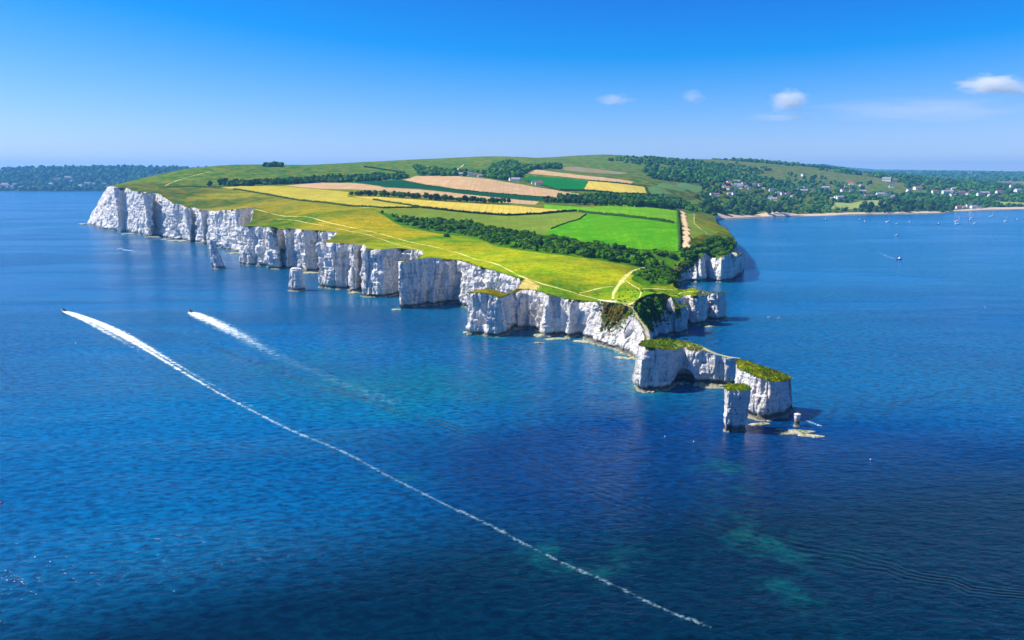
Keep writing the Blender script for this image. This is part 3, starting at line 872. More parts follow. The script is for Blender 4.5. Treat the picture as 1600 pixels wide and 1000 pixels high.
# ------------------------------------------------------------------ rocks and ledges at the foot of the cliffs
def rock_mat():
    b = NB("ledge_rock")
    p = b.pos()
    n = b.noise(p, 0.5, 4, 0.65)
    c = b.mix(b.ramp(n, 0.35, 0.65), (0.50, 0.46, 0.33), (0.28, 0.28, 0.14))
    c = b.mix(b.ramp(b.noise(p, 0.8, 3), 0.52, 0.66), c, (0.10, 0.12, 0.03))
    return b.bsdf(c, 0.8, b.bump(n, 0.5), spec=0.2)
M_rock = rock_mat()
def ico(sub):
    t = (1 + 5 ** .5) / 2
    v = [np.array(p, float) / math.hypot(1, t) for p in ((-1, t, 0), (1, t, 0), (-1, -t, 0), (1, -t, 0), (0, -1, t), (0, 1, t), (0, -1, -t), (0, 1, -t), (t, 0, -1), (t, 0, 1), (-t, 0, -1), (-t, 0, 1))]
    f = [(0, 11, 5), (0, 5, 1), (0, 1, 7), (0, 7, 10), (0, 10, 11), (1, 5, 9), (5, 11, 4), (11, 10, 2), (10, 7, 6), (7, 1, 8), (3, 9, 4), (3, 4, 2), (3, 2, 6), (3, 6, 8), (3, 8, 9), (4, 9, 5), (2, 4, 11), (6, 2, 10), (8, 6, 7), (9, 8, 1)]
    for _ in range(sub):
        m, g = {}, []
        def mid(i, j):
            k = (min(i, j), max(i, j))
            if k not in m:
                q = v[i] + v[j]; v.append(q / np.linalg.norm(q)); m[k] = len(v) - 1
            return m[k]
        for x, y, z in f:
            p, q, r = mid(x, y), mid(y, z), mid(z, x)
            g += [(x, p, r), (y, q, p), (z, r, q), (p, q, r)]
        f = g
    return np.array(v), np.array(f)
ICO1, ICO2, ICO3 = ico(1), ico(2), ico(3)
ROCKS = [  # px, py, half length, half width, height, turn, label
 (1240, 676, 8.5, 2.6, .9, 8, "flat yellowish ledge rock awash below the small stump"),
 (1266, 681, 5.5, 1.5, .5, -10, "low foam edged rock at the seaward end of the reef"),
 (1219, 671, 2.5, 1.2, .5, 20, "small dark green rock between the broad stack and the reef"),
 (1186, 663, 5.5, 1.4, .7, 14, "pale weedy ledge along the foot of the broad stack"),
 (846, 525, 7.5, 3.2, 1.5, 0, "pale rounded rock at the mouth of the dark cave"),
 (843, 536, 3.4, 1.0, .6, 0, "small white rock lying in open water off the cave"),
 (872, 530, 9, 2.4, .9, 5, "pale ledge under the lit pillar right of the cave"),
 (912, 534, 8, 2.4, .9, -14, "pale ledge under the crumbling slope"),
 (978, 560, 7, 1.8, .9, -22, "pale ledge below the narrow chalk neck"),
 (1113, 606, 7, 1.4, .6, -4, "dark wet ledge under the long chalk wall"),
 (1154, 520, 0, 0, 0, 0, ""),
 (1109, 511, 4, 1.6, 1.0, 0, "small ledge rock off the right hand cliff spurs"),
 (285, 376.5, 22, 6, 1.6, 0, "long pale ledge at the foot of the far left cliffs"),
 (238, 371.5, 14, 5, 2.6, 20, "pale fallen rock spur under the far left cliffs"),
 (200, 366, 12, 5, 2.2, 10, "small pale rock pile near the far left point"),
 (258, 374, 9, 4, 1.0, 0, "isolated pale rock off the far left cliffs"),
 (131, 350.5, 14, 5, 2.5, 0, "dark rock at the tip of the far left point"),
 (369, 396, 16, 4, 1.6, 6, "pale boulder ledge at the back of the first cove"),
 (484, 427, 11, 4, 1.6, 10, "pale boulder ledge at the back of the second cove"),
 (553, 458, 5, 2.5, 1.2, 0, "pale rock at the foot of the narrow lit pillar"),
 (619, 484, 4, 2, .8, 0, "small pale rock at the corner of the blue shaded headland"),
]
for i, (px, py, hl, hw, hh, rot, lb) in enumerate(ROCKS):
    if hl == 0: continue
    v, f = ICO2
    v = v * np.array([hl, hw, hh])
    nz = 1 + 0.38 * fbm(v[:, 0] / (hl * .5) + i * 7, v[:, 1] / (hw * .7), v[:, 2] / hh, 3, 60 + i)
    v = v * nz[:, None]
    o = mk("rock", v, f, M_rock)
    g = gp(px, py)
    o.location = (g[0], g[1], 0.0); o.rotation_euler = (0, 0, R(rot))
    tag(o, lb, "rock", "ledges and rocks at the foot of the cliffs")

# ------------------------------------------------------------------ sea
def graded(lo, hi, c0, c1, fine, grow=1.09):
    a = list(np.arange(c0, c1, fine))
    s, x = fine, c1
    while x < hi: a.append(x); s *= grow; x += s
    a.append(hi)
    s, x, left = fine, c0, []
    while True:
        s *= grow; x -= s
        if x < lo: break
        left.append(x)
    return np.array([lo] + left[::-1] + a)
gx, gy = graded(-20000, 20000, -420, 420, 7.0), graded(-1500, 14000, 90, 760, 7.0)
X, Y = np.meshgrid(gx, gy)
SP = np.column_stack([X.ravel(), Y.ravel()])
nx, ny = len(gx), len(gy)
ii = np.arange(nx * ny).reshape(ny, nx)
SFc = np.stack([ii[:-1, :-1].ravel(), ii[:-1, 1:].ravel(), ii[1:, 1:].ravel(), ii[1:, :-1].ravel()], -1)

def sea_mat():
    b = NB("sea_water")
    p = b.pos()
    sh = b.attr("shallow")
    n_big = b.noise(p, 0.006, 4, 0.6)
    n_mid = b.noise(p, 0.03, 4, 0.6)
    # water body colour, with the steep-view dimming of the foreground painted in
    c = b.mix(b.ramp(n_big, 0.35, 0.65), (0.0, 0.070, 0.182), (0.0, 0.094, 0.212))
    c = b.mix(b.attr("bay"), c, (0.0, 0.122, 0.27))
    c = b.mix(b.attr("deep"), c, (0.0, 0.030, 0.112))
    c = b.mix(b.attr("view_dim"), c, (0.0, 0.013, 0.028))
    s2 = b.math('ADD', sh, b.math('MULTIPLY', b.math('SUBTRACT', n_mid, 0.5), 0.8))
    c = b.mix(b.ramp(s2, 0.22, 0.75, 0, 0.75), c, (0.002, 0.13, 0.17))
    c = b.mix(b.ramp(s2, 0.72, 1.05, 0, 0.75), c, (0.06, 0.22, 0.16))
    c = b.mix(b.math('MULTIPLY', b.attr("reef"), b.ramp(b.noise(p, 0.07, 4, 0.65), 0.42, 0.7, 0, .6)), c, (0.002, 0.105, 0.10))
    c0_ = c
    # ripples
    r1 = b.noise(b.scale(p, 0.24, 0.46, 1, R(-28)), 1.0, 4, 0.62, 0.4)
    r2 = b.noise(b.scale(p, 0.075, 0.16, 1, R(-20)), 1.0, 3, 0.55)
    r3 = b.noise(b.scale(p, 1.1, 1.5, 1, R(15)), 1.0, 3, 0.6)
    calm = b.ramp(b.noise(b.scale(p, 0.0022, 0.007, 1, R(6)), 1.0, 3, 0.6), 0.40, 0.60, 0.15, 1.0)
    h = b.math('ADD', b.math('MULTIPLY', r1, 1.5), b.math('MULTIPLY', r2, 1.5))
    h = b.math('ADD', h, b.math('MULTIPLY', r3, 0.22))
    h = b.math('MULTIPLY', h, calm)
    for nm, lam, wid, amp in (("wave_a", 3.6, 8.0, 0.30), ("wave_b", 3.4, 6.0, 0.34)):
        d = b.attr(nm)
        ph = b.math('SINE', b.math('MULTIPLY', b.math('ADD', d, b.math('MULTIPLY', n_mid, 9.0)), 6.283 / lam))
        g = b.math('DIVIDE', d, wid)
        g = b.math('EXPONENT', b.math('MULTIPLY', b.math('MULTIPLY', g, g), -1.0))
        h = b.math('ADD', h, b.math('MULTIPLY', b.math('MULTIPLY', ph, g), b.ramp(b.noise(p, 0.05, 3), 0.33, 0.56, 0.25 * amp, 0.95 * amp)))
    c = b.mix(b.ramp(r1, 0.3, 0.7), b.mix(1.0, c0_, (0.36, 0.46, 0.54), 'MULTIPLY'), b.mix(1.0, c0_, (1.5, 1.5, 1.4), 'MULTIPLY'))  # ripple light painted into the water colour: crests lighter, troughs darker
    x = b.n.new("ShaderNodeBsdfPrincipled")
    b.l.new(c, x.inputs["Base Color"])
    x.inputs["Roughness"].default_value = 0.2
    x.inputs["IOR"].default_value = 1.333
    b.l.new(b.bump(h, 0.72, 1.0), x.inputs["Normal"])
    b.l.new(x.outputs[0], b.out.inputs["Surface"])
    return b.m
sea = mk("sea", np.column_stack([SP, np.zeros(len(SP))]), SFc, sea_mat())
cl = coast_xy[(np.hypot(*coast_xy.T) < 1900)][::3]
nearm = (np.abs(SP[:, 0]) < 1500) & (SP[:, 1] > 60) & (SP[:, 1] < 2300)
shal = np.zeros(len(SP)); dist = np.full(len(SP), 1e4)
ix = np.where(nearm)[0]
for i in range(0, len(ix), 4000):
    q = SP[ix[i:i + 4000]]
    dist[ix[i:i + 4000]] = np.sqrt(((q[:, None] - cl[None]) ** 2).sum(-1).min(1))
shal = 0.55 * np.exp(-dist / 7.0) + 0.22 * np.exp(-dist / 60.0)
def blob(px, py, rx, ry, rot=0.0):
    g = gp(px, py); q = SP - g
    c_, s_ = math.cos(R(rot)), math.sin(R(rot))
    u, v = q[:, 0] * c_ + q[:, 1] * s_, -q[:, 0] * s_ + q[:, 1] * c_
    return np.exp(-(u / rx) ** 2 - (v / ry) ** 2)
shal += 0.36 * blob(560, 640, 90, 60) + 0.32 * blob(450, 560, 120, 80) + 0.3 * blob(700, 600, 60, 40)
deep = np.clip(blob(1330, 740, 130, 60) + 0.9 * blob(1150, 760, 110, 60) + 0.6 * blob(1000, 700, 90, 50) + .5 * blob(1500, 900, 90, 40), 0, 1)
reef = np.clip(blob(1185, 850, 7, 60, 0) + blob(925, 885, 14, 8) + .8 * blob(630, 745, 16, 8) + .5 * blob(640, 845, 10, 5) + 0.9 * blob(1145, 735, 6, 16) + 0.6 * blob(860, 860, 18, 10) + .5 * blob(1260, 860, 25, 8), 0, 1)
sx_, sy_ = 800 + F * SP[:, 0] / np.maximum(SP[:, 1], 60), SP[:, 1]
view_dim = np.clip(1.25 * sstep(262, 165, SP[:, 1] - 0.28 * (SP[:, 0] - 10) * (SP[:, 0] > 10) - 0.55 * np.minimum(0, SP[:, 0] + 10) * -1.0 * 0 + 0.42 * np.abs(np.minimum(0, SP[:, 0] + 10))), 0, 1)  # foreground sea darkened by paint: weaker reflection at steep view put into the colour
attr(sea, "view_dim", view_dim)
attr(sea, "bay", sstep(100, 300, SP[:, 0]) * sstep(480, 900, SP[:, 1]) * 0.9 + 0.35 * blob(350, 620, 110, 90))
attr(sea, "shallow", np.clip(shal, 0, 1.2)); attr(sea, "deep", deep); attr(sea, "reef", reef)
def wline(pts):
    P = np.array([gp(*p) for p in pts])
    d, arc, L = seg_dist(SP, P, signed=True)
    end = (arc <= 0.01) | (arc >= L - 0.01)
    thin = 34 * sstep(0.45 * L, 0.05 * L, arc) + 6 * sstep(.8 * L, L, arc)
    return np.where(end, np.sign(d) * (np.abs(d) + 12), d + np.sign(d) * thin)
attr(sea, "wave_a", wline([(380, 560), (500, 603), (620, 640), (760, 690), (900, 752), (1040, 800), (1180, 842), (1320, 872), (1460, 905), (1620, 935), (1750, 960)]))
attr(sea, "wave_b", wline([(1420, 625), (1480, 614), (1540, 609), (1600, 610), (1680, 616)]))
tag(sea, "deep blue rippled sea around the headland", kind="structure")
mark(f"sea {len(SP)}")

# ------------------------------------------------------------------ boat wakes: churned foam lying on the water
def foam_mat():
    b = NB("foam")
    p = b.pos()
    d = b.attr("foam")
    n = b.noise(b.scale(p, 0.9, 0.9, 1), 1.0, 5, 0.72)
    n2 = b.noise(p, 0.22, 3, 0.6)
    a = b.math('ADD', d, b.math('MULTIPLY', b.math('SUBTRACT', n, 0.5), 2.2))
    a = b.math('ADD', a, b.math('MULTIPLY', b.math('SUBTRACT', n2, 0.5), 1.3))
    alpha = b.math('MULTIPLY', b.math('MULTIPLY', b.ramp(a, 0.30, 1.0), b.ramp(d, 0.02, 0.25)), b.attr("fresh"))
    return b.bsdf(b.mix(b.ramp(a, 0.3, 0.9), (0.16, 0.50, 0.56), b.mix(b.attr("fresh"), (0.35, 0.68, 0.72), (0.88, 0.9, 0.9))), 0.7, b.bump(n, 0.3), spec=0.1, alpha=alpha)
M_foam = foam_mat()
def wake(label, pts, width, dens, fresh=lambda u: 0.9 + 0 * u):
    P = np.array([gp(*p) for p in pts])
    for _ in range(2):
        Q = [P[0]]
        for a, b2 in zip(P[:-1], P[1:]): Q += [a * .75 + b2 * .25, a * .25 + b2 * .75]
        Q.append(P[-1]); P = np.array(Q)
    P, s = resample(P, 1.2)
    u = s / s[-1]
    tgn = np.gradient(P, axis=0); tgn /= np.hypot(*tgn.T)[:, None]
    nn = np.column_stack([-tgn[:, 1], tgn[:, 0]])
    v = np.linspace(-1, 1, 25)
    W = width(u)
    V = P[:, None] + nn[:, None] * (v[None, :, None] * W[:, None, None])
    D_ = dens(u[:, None], v[None] * np.ones((len(u), 1)), s[:, None], W[:, None])
    zz = 0.05 + 0.22 * np.clip(D_, 0, 1) * (0.6 + 0.4 * vnoise(V[..., 0] / 1.5, V[..., 1] / 1.5, 0, 3)) * (np.abs(v) < 0.99)[None]
    k = np.arange(len(u) * 25).reshape(len(u), 25)
    fq = np.stack([k[:-1, :-1].ravel(), k[1:, :-1].ravel(), k[1:, 1:].ravel(), k[:-1, 1:].ravel()], -1)
    o = mk("wake_foam", np.column_stack([V.reshape(-1, 2), zz.ravel()]), fq, M_foam, smooth=True)
    attr(o, "foam", np.clip(D_, 0, 1).ravel())
    attr(o, "fresh", np.repeat(fresh(u), 25))
    tag(o, label, kind="stuff")
def gs(x, w): return np.exp(-(x / w) ** 2)
W1 = [(99, 486), (125, 495), (150, 505), (200, 530), (250, 560), (300, 590), (350, 619), (400, 645), (450, 671), (500, 691), (550, 712), (600, 741), (650, 766), (700, 791), (760, 817), (820, 851), (880, 880), (940, 906), (1000, 936), (1050, 958), (1112, 981)]
wake("long white foam wake trailing across the sea behind the left speedboat", W1, lambda u: 0.8 + 8.2 * np.sqrt(np.clip(u / 0.2, 0, 1)) * (1 - 0.55 * sstep(0.4, 0.8, u)),
     lambda u, v, s, W: np.clip(1.2 * gs(v, 0.6) * sstep(0.09, 0.0, u) + 0.70 * gs(v - 0.45, 0.28) * sstep(0.55, 0.10, u) + 0.62 * gs(v + 0.5, 0.24) * sstep(0.45, 0.08, u) + 0.32 * gs(v, .7) * sstep(.5, .05, u)
        + gs(v * W, 0.7 + 0.7 * (1 - u)) * (0.84 - 0.32 * u) * (0.95 + 0.22 * vnoise(s / 6.0, 0, 0, 19)) + 0.42 * gs(v * W - 3.0, 1.1) * sstep(0.95, 0.3, u) + 0.16 * gs(v, .6), 0, 1.0), lambda u: 0.92 - 0.6 * sstep(0.3, 0.8, u))
W2 = [(297, 487.5), (312, 494), (330, 502), (370, 522), (410, 545), (450, 566), (500, 587), (560, 612), (620, 632)]
wake("shorter fading foam wake behind the second speedboat", W2, lambda u: 1.0 + 8.5 * np.sqrt(np.clip(u / 0.10, 0, 1)),
     lambda u, v, s, W: np.clip(1.1 * gs(v, 0.6) * sstep(0.10, 0.0, u) + 0.62 * gs(v, 0.7) * sstep(0.7, 0.05, u) + 0.44 * gs(v - .1, 0.7), 0, 1.0), lambda u: 0.9 - 0.62 * sstep(0.1, 0.8, u))
wake("small foam trail behind the yacht off the far cliffs", [(183, 389.5), (190, 390), (200, 391), (212, 393), (222, 396)], lambda u: 2.5 + 2 * u, lambda u, v, s, W: np.clip(0.95 * gs(v, .7) * sstep(1, .2, u), 0, 1))
wake("faint foam trail behind the small motor boat in the bay", [(1400, 405), (1390, 402), (1378, 397), (1362, 390), (1345, 383)], lambda u: 1.5 + 4 * u, lambda u, v, s, W: np.clip(0.62 * gs(v, .7) * sstep(1, .0, u), 0, 1))
wake("white foam breaking on the reef beside the small stump", [(1252, 676), (1262, 680), (1275, 683), (1290, 685), (1305, 686)], lambda u: 1.4 + 2.6 * np.sin(u * 3.0), lambda u, v, s, W: np.clip(0.74 * gs(v, .7) * sstep(1, .3, u), 0, 1))
wake("flecks of foam around the back of the small stump", [(1246, 652), (1256, 656), (1266, 660), (1284, 666)], lambda u: 1.2 + 1.2 * np.sin(u * 3.0), lambda u, v, s, W: np.clip(0.52 * gs(v, .7), 0, 1))
# thin surf where the swell meets the near cliffs
def surf(label, line):
    P, s = resample(line, 1.0)
    for _ in range(4):
        q = P.copy(); q[1:-1] = (P[:-2] + 2 * P[1:-1] + P[2:]) / 4; P = q
    tgn = np.gradient(P, axis=0); tgn /= np.hypot(*tgn.T)[:, None] + 1e-9
    nn = np.column_stack([tgn[:, 1], -tgn[:, 0]])
    v = np.linspace(-1.5, 2.6, 9)
    V = P[:, None] + nn[:, None] * v[None, :, None] 
    k = np.arange(len(P) * 9).reshape(len(P), 9)
    fq = np.stack([k[:-1, :-1].ravel(), k[:-1, 1:].ravel(), k[1:, 1:].ravel(), k[1:, :-1].ravel()], -1)
    D_ = (0.42 + 0.45 * vnoise(s / 14, 0, 0, 88))[:, None] * np.exp(-((v - 0.9) / 1.0) ** 2)[None]
    o = mk("surf_foam", np.column_stack([V.reshape(-1, 2), np.full(V.size // 2, 0.06)]), fq, M_foam)
    attr(o, "foam", np.clip(D_, 0, 1).ravel()); attr(o, "fresh", np.full(V.size // 2, .8))
    tag(o, label, kind="stuff")
cn = coast_xy[np.hypot(*coast_xy.T) < 760]
surf("thin broken line of surf along the foot of the near cliffs", cn)
# fallen chalk rubble along the foot of the walls
rb = cn[rng.random(len(cn)) < .5]
rb = rb[vnoise(rb[:, 0] / 12, rb[:, 1] / 12, 0, 55) > -.05]
rb = rb + rng.normal(0, 1.3, rb.shape)
v0, f0 = ICO1
n_r = len(rb); rr_ = rng.uniform(.35, 1.25, n_r) * np.where(rng.random(n_r) < .12, 1.7, 1)
RV = (v0[None] * (1 + .3 * rng.uniform(-1, 1, (n_r, len(v0), 1)))) * rr_[:, None, None] * np.array([1.2, 1.0, .75]) + np.column_stack([rb, np.zeros(n_r)])[:, None]
o = mk("boulders", RV.reshape(-1, 3), (f0[None] + (np.arange(n_r) * len(v0))[:, None, None]).reshape(-1, 3), M_rock)
tag(o, "pale boulders fallen along the foot of the near cliffs", kind="stuff")
mark("wakes")
# ------------------------------------------------------------------ far shore across the left bay
def far_mat():
    b = NB("far_woods")
    p = b.pos()
    n = b.noise(p, 0.006, 5, 0.65); f = b.noise(p, 0.03, 4, 0.7)
    c = b.mix(b.ramp(n, 0.4, 0.62), (0.015, 0.05, 0.018), (0.05, 0.10, 0.03))
    c = b.mix(b.ramp(f, 0.45, 0.7, 0, .6), c, (0.008, 0.028, 0.012))
    return b.bsdf(c, 0.95, b.bump(f, 8.0, 1.0), spec=0.03)
M_far = far_mat()
def ridge(name, label, px0, px1, d0, d1, sky, nx=260, nd=46, rough=9.0, shore=True):
    U = np.linspace(px0, px1, nx)
    K = np.linspace(0, 1, nd)
    A_ = (U - 800) / F
    V = np.zeros((nd, nx, 3))
    top = np.interp(U, [s_[0] for s_ in sky], [s_[1] for s_ in sky])
    for i, k in enumerate(K):
        Dk = d0 + (d1 - d0) * k + (60 * vnoise(U / 30, 0, 0, 3) if shore else 0)
        zs = H + Dk * (272.0 - top) / F
        prof = sstep(0, 0.72, k) * (1 - 0.75 * sstep(0.75, 1.0, k))
        x, y = A_ * Dk, Dk
        z = 1.5 + (zs - 1.5) * prof
        nz = np.abs(fbm(x / 55, y / 55, 0, 3, 71)) * rough * min(1, k * 12) + fbm(x / 500, y / 500, 0, 3, 72) * rough * 1.6 * sstep(0, .4, k) * (1 - sstep(.55, .72, k) * .8)
        V[i] = np.column_stack([x, np.broadcast_to(y, x.shape), (z + nz * prof ** .3) if k > 0 else np.full(nx, -1.0)])
    q = np.arange(nd * nx).reshape(nd, nx)
    f = np.stack([q[:-1, :-1].ravel(), q[:-1, 1:].ravel(), q[1:, 1:].ravel(), q[1:, :-1].ravel()], -1)
    o = mk(name, V.reshape(-1, 3), f, M_far)
    tag(o, label, kind="structure")
    return V
FARV = ridge("far_hills", "dark blue wooded hills across the bay at the far left", -260, 420, 4750, 7600, [(-260, 268), (0, 266.5), (70, 263.5), (200, 262), (280, 262.5), (420, 264)])
ridge("far_hills", "pale blue hills on the horizon beyond the village", 1120, 1500, 13600, 17500, [(1120, 262), (1200, 258), (1222, 256.5), (1245, 259.5), (1275, 257), (1310, 262), (1360, 265.5), (1440, 266.5), (1500, 268)], rough=14, shore=False)
ridge("far_hills", "faint flat hills on the horizon at the right", 1380, 2300, 14000, 18500, [(1380, 267), (1480, 266.5), (1560, 268), (1700, 266), (2300, 267)], rough=12, shore=False)
mark("far hills")
# ------------------------------------------------------------------ vegetation
def leaf_mat(name, c1, c2, c3):
    b = NB(name)
    p = b.pos()
    f = b.noise(p, 0.55, 4, 0.7)
    c = b.mix(b.rand(), c1, c2)
    c = b.mix(b.ramp(f, 0.42, 0.72, 0, 0.75), c, c3)
    return b.bsdf(c, 0.85, spec=0.08, transl=0.12)
M_bush = leaf_mat("scrub_leaves", lin(34, 80, 6), lin(88, 130, 10), lin(14, 40, 6))
M_leaf = leaf_mat("tree_leaves", lin(16, 52, 12), lin(78, 116, 26), lin(8, 30, 8))
M_pale = leaf_mat("pale_bush_leaves", lin(120, 120, 55), lin(120, 115, 60), lin(58, 60, 22))
M_bark = plain("bark", lin(70, 58, 44), 0.9, 0.05)

def crown(seed, nleaf, squash, leaf, sub=ICO2, lump=0.55):
    """lumpy core plus many small leaf sprays around it: radius about 1, base at 0"""
    r = np.random.default_rng(seed)
    v, f = sub
    nz = 1 + lump * fbm(v[:, 0] * 1.5 + seed * 3.1, v[:, 1] * 1.5, v[:, 2] * 1.5, 3, seed)
    core = v * nz[:, None] * 0.80
    core = core * np.array([1, 1, squash])
    V, Fq = [core], [tuple(q) for q in f.tolist()]
    k = len(core)
    d = r.normal(size=(nleaf, 3)); d /= np.linalg.norm(d, axis=1)[:, None]
    d[:, 2] = np.where(d[:, 2] < -0.35, -d[:, 2], d[:, 2])
    rad = (1 + lump * fbm(d[:, 0] * 1.5 + seed * 3.1, d[:, 1] * 1.5, d[:, 2] * 1.5, 3, seed)) * r.uniform(0.72, 1.06, nleaf)
    c = d * rad[:, None] * np.array([1, 1, squash])
    t1 = np.cross(d, r.normal(size=(nleaf, 3))); t1 /= np.linalg.norm(t1, axis=1)[:, None]
    t2 = np.cross(d, t1) + d * r.uniform(-.7, .7, (nleaf, 1))
    s = leaf * r.uniform(.6, 1.3, (nleaf, 1))
    quad = np.stack([c - t1 * s - t2 * s * .6, c + t1 * s * .8 - t2 * s, c + t1 * s + t2 * s * .7, c - t1 * s * .7 + t2 * s], 1).reshape(-1, 3)
    V = np.vstack([core, quad])
    Fq += [(k + 4 * i, k + 4 * i + 1, k + 4 * i + 2, k + 4 * i + 3) for i in range(nleaf)]
    return V, Fq

def trunk(h, r0, seed):
    """tapered trunk with a few limbs"""
    rr_ = random.Random(seed)
    V, Fq = [], []
    def tube(p0, p1, a, b):
        k = len(V)
        ax = Vector(p1) - Vector(p0)
        u = ax.orthogonal().normalized(); w = ax.cross(u).normalized()
        for p, q in ((p0, a), (p1, b)):
            for i in range(6):
                t = i * math.pi / 3
                V.append(tuple(Vector(p) + u * math.cos(t) * q + w * math.sin(t) * q))
        for i in range(6):
            Fq.append((k + i, k + (i + 1) % 6, k + 6 + (i + 1) % 6, k + 6 + i))
    tube((0, 0, -.6), (0.05 * h, 0, h), r0, r0 * .55)
    for i in range(4):
        a = i * 1.6 + rr_.random()
        tube((0.03 * h, 0, h * .7), (math.cos(a) * h * .55, math.sin(a) * h * .55, h * 1.35), r0 * .45, r0 * .15)
    return V, Fq

bush_me, tree_me, trunk_me = [], [], []
for i in range(6):
    V, Fq = crown(100 + i, 300, (.62, .75, .55, .8, .68, .6)[i], 0.13)
    V[:, 2] += 0.28
    bush_me.append(mk("foliage", V, Fq, M_bush, link=False).data)
for i in range(6):
    V, Fq = crown(200 + i, 260, (.95, 1.1, .85, 1.2, 1.0, .9)[i], 0.13, lump=.6)
    V[:, 2] += 1.15
    tree_me.append(mk("crown", V, Fq, M_leaf, link=False).data)
    V, Fq = trunk(0.75, 0.09, i)
    trunk_me.append(mk("trunk", V, Fq, M_bark, link=False).data)
V, Fq = trunk(0.3, 0.08, 9)
bush_stem = mk("stem", V, Fq, M_bark, link=False).data
V, Fq = crown(150, 300, .7, .12); V[:, 2] += .3
pale_me = mk("foliage", V, Fq, M_pale, link=False).data

def child(name, me, parent):
    o = bpy.data.objects.new(name, me)
    col.objects.link(o); o.parent = parent
    return o
VEG_XY = []
def place(kind, P, r, label, group, cat, hz=1.0):
    o = empty(kind, (P[0], P[1], P[2] - 0.15), random.uniform(0, 6.283))
    o.scale = (r * random.uniform(.9, 1.15), r * random.uniform(.9, 1.1), r * hz * random.uniform(.85, 1.15))
    i = random.randrange(6)
    if kind == "bush":
        child("foliage", bush_me[i], o); child("stem", bush_stem, o)
    else:
        child("crown", tree_me[i], o); child("trunk", trunk_me[i], o)
    tag(o, label, cat, group)
    VEG_XY.append((P[0], P[1], r))
    return o
def sample_px(poly, count, mind, tries=60):
    """points spread over a photo polygon laid on the land, at least mind metres apart (mind may be a function)"""
    poly = np.array(poly, float)
    W = sm_poly(poly)
    lo, hi = W.min(0), W.max(0)
    q = rng.uniform(lo, hi, (count * tries, 2))
    q = q[in_poly(q, W)]
    out = []
    for p in q:
        if not out or np.min(np.hypot(*(np.array(out) - p).T)) > mind:
            out.append(p)
            if len(out) >= count: break
    out = np.array(out)
    out = out[in_poly(out, outline)]
    out = out[np.array([np.min(np.hypot(*(edge - p).T)) for p in out]) > mind * .7]
    return np.column_stack([out, height(out)])
def on_line(pts, spacing, depth, jit=0.4):
    P = drape(pts)[:, :2]
    P, s = resample(P, spacing)
    P = P + rng.uniform(-jit, jit, P.shape) * spacing
    P[:, 1] += rng.uniform(0, depth, len(P))
    return np.column_stack([P, height(P)])

belt = [(585,329),(625,341),(675,344),(737,347),(775,358),(850,369),(900,378),(960,387),(1025,392),(1055,395),(1048,410),(1005,417),(960,409),(900,400),(850,394),(775,383),(745,370),(690,362),(662,358),(622,346)]
scrub_rest = []
def scatter_bushes(poly, cnt, own, mind, r0, r1, hz, label, group):
    Q = sample_px(poly, cnt, mind)
    rad = sorted([random.uniform(r0, r1) for _ in Q], reverse=True)
    for i, P in enumerate(Q):
        if i < own: place("bush", P, rad[i], label, group, "bush", hz)
        else: scrub_rest.append((*P, rad[i]))
scatter_bushes(belt, 620, 165, 2.7, 1.8, 5.4, 1.0, "dark green bush in the scrub belt between meadow and vivid pasture", "bushes of the scrub belt")
spur = [(992,428),(1015,418),(1050,412),(1064,414),(1074,426),(1066,438),(1040,445),(1010,443)]
scatter_bushes(spur, 190, 55, 1.9, 1.2, 3.6, .8, "low green bush on the scrubby knoll above the right hand spurs", "bushes on the scrubby knoll")
cove = [(1064,394),(1085,386),(1110,377),(1138,374),(1148,388),(1144,396),(1120,401),(1085,404),(1066,409)]
scatter_bushes(cove, 170, 60, 2.6, 1.6, 4.8, 1.0, "dark bush on the slope above the right hand cove", "bushes above the cove")
p = drape([(1058, 424)])[0]
o = empty("bush", (p[0], p[1], p[2]), 0); o.scale = (6.4, 5.2, 5.0)
child("foliage", pale_me, o); child("stem", bush_stem, o)
tag(o, "large pale brownish bush standing at the edge of the right hand cove", "bush")
for (px, py, r, lb) in ((1017, 455, 2.2, "small round dark bush alone on grass between the thin paths"), (1014, 467, 2.0, "low dark bush beside the thin loop path"),
                        (698, 370, 3.6, "single rounded bush in front of the scrub belt"), (932, 381, 4.6, "tall dark bush standing out at the back of the scrub belt"),
                        (546, 322.5, 3.0, "small lone bush at the corner of the left wheat field"), (441, 388, 3.4, "bush clinging to the cliff gully near the squat stack")):
    P = drape([(px, py)])[0]
    if py == 388:
        g = gp(441, 419); P = np.array([g[0], g[1] + 3.0, 19.0])
    place("bush", P, r, lb, None, "bush")
mark("bushes")
# tree rows
TREES = [
 ([(549,306.5),(600,307),(650,311),(700,314.5),(760,318),(795,319)], 6.0, 16, 78, 3.4, 5.2, "round dark tree in the belt between wheat and tan stubble", "trees of the belt below the stubble"),
 ([(850,316.5),(900,319.5),(950,322),(1000,324),(1056,327)], 4.4, 45, 110, 3.4, 5.4, "dark tree in the belt behind the light green pasture", "trees of the belt behind the pasture"),
 ([(322,292),(375,291.3),(445,288.5),(500,284),(545,281.5),(620,277.5)], 4.6, 75, 150, 3.6, 5.6, "dark tree in the long wood under the left ridge", "trees of the wood under the ridge"),
]
for line, sp, dep, n_, r0, r1, lb, gr in TREES:
    q = on_line(line, sp, dep)
    rng.shuffle(q)
    for P in q[:n_]:
        place("tree", P, random.uniform(r0, r1), lb, gr, "tree")
shore_a = [(1088,325),(1110,320),(1180,318),(1226,325),(1228,336),(1180,338),(1130,340.5),(1119,337),(1102,333)]
shore_b = [(1345,322),(1390,317),(1470,323),(1480,331.5),(1400,332.5),(1345,334)]
for P in sample_px(shore_a, 70, 8.0):
    place("tree", P, random.uniform(5.2, 8.0), "full green tree above the left end of the beach", "trees at the left end of the beach", "tree")
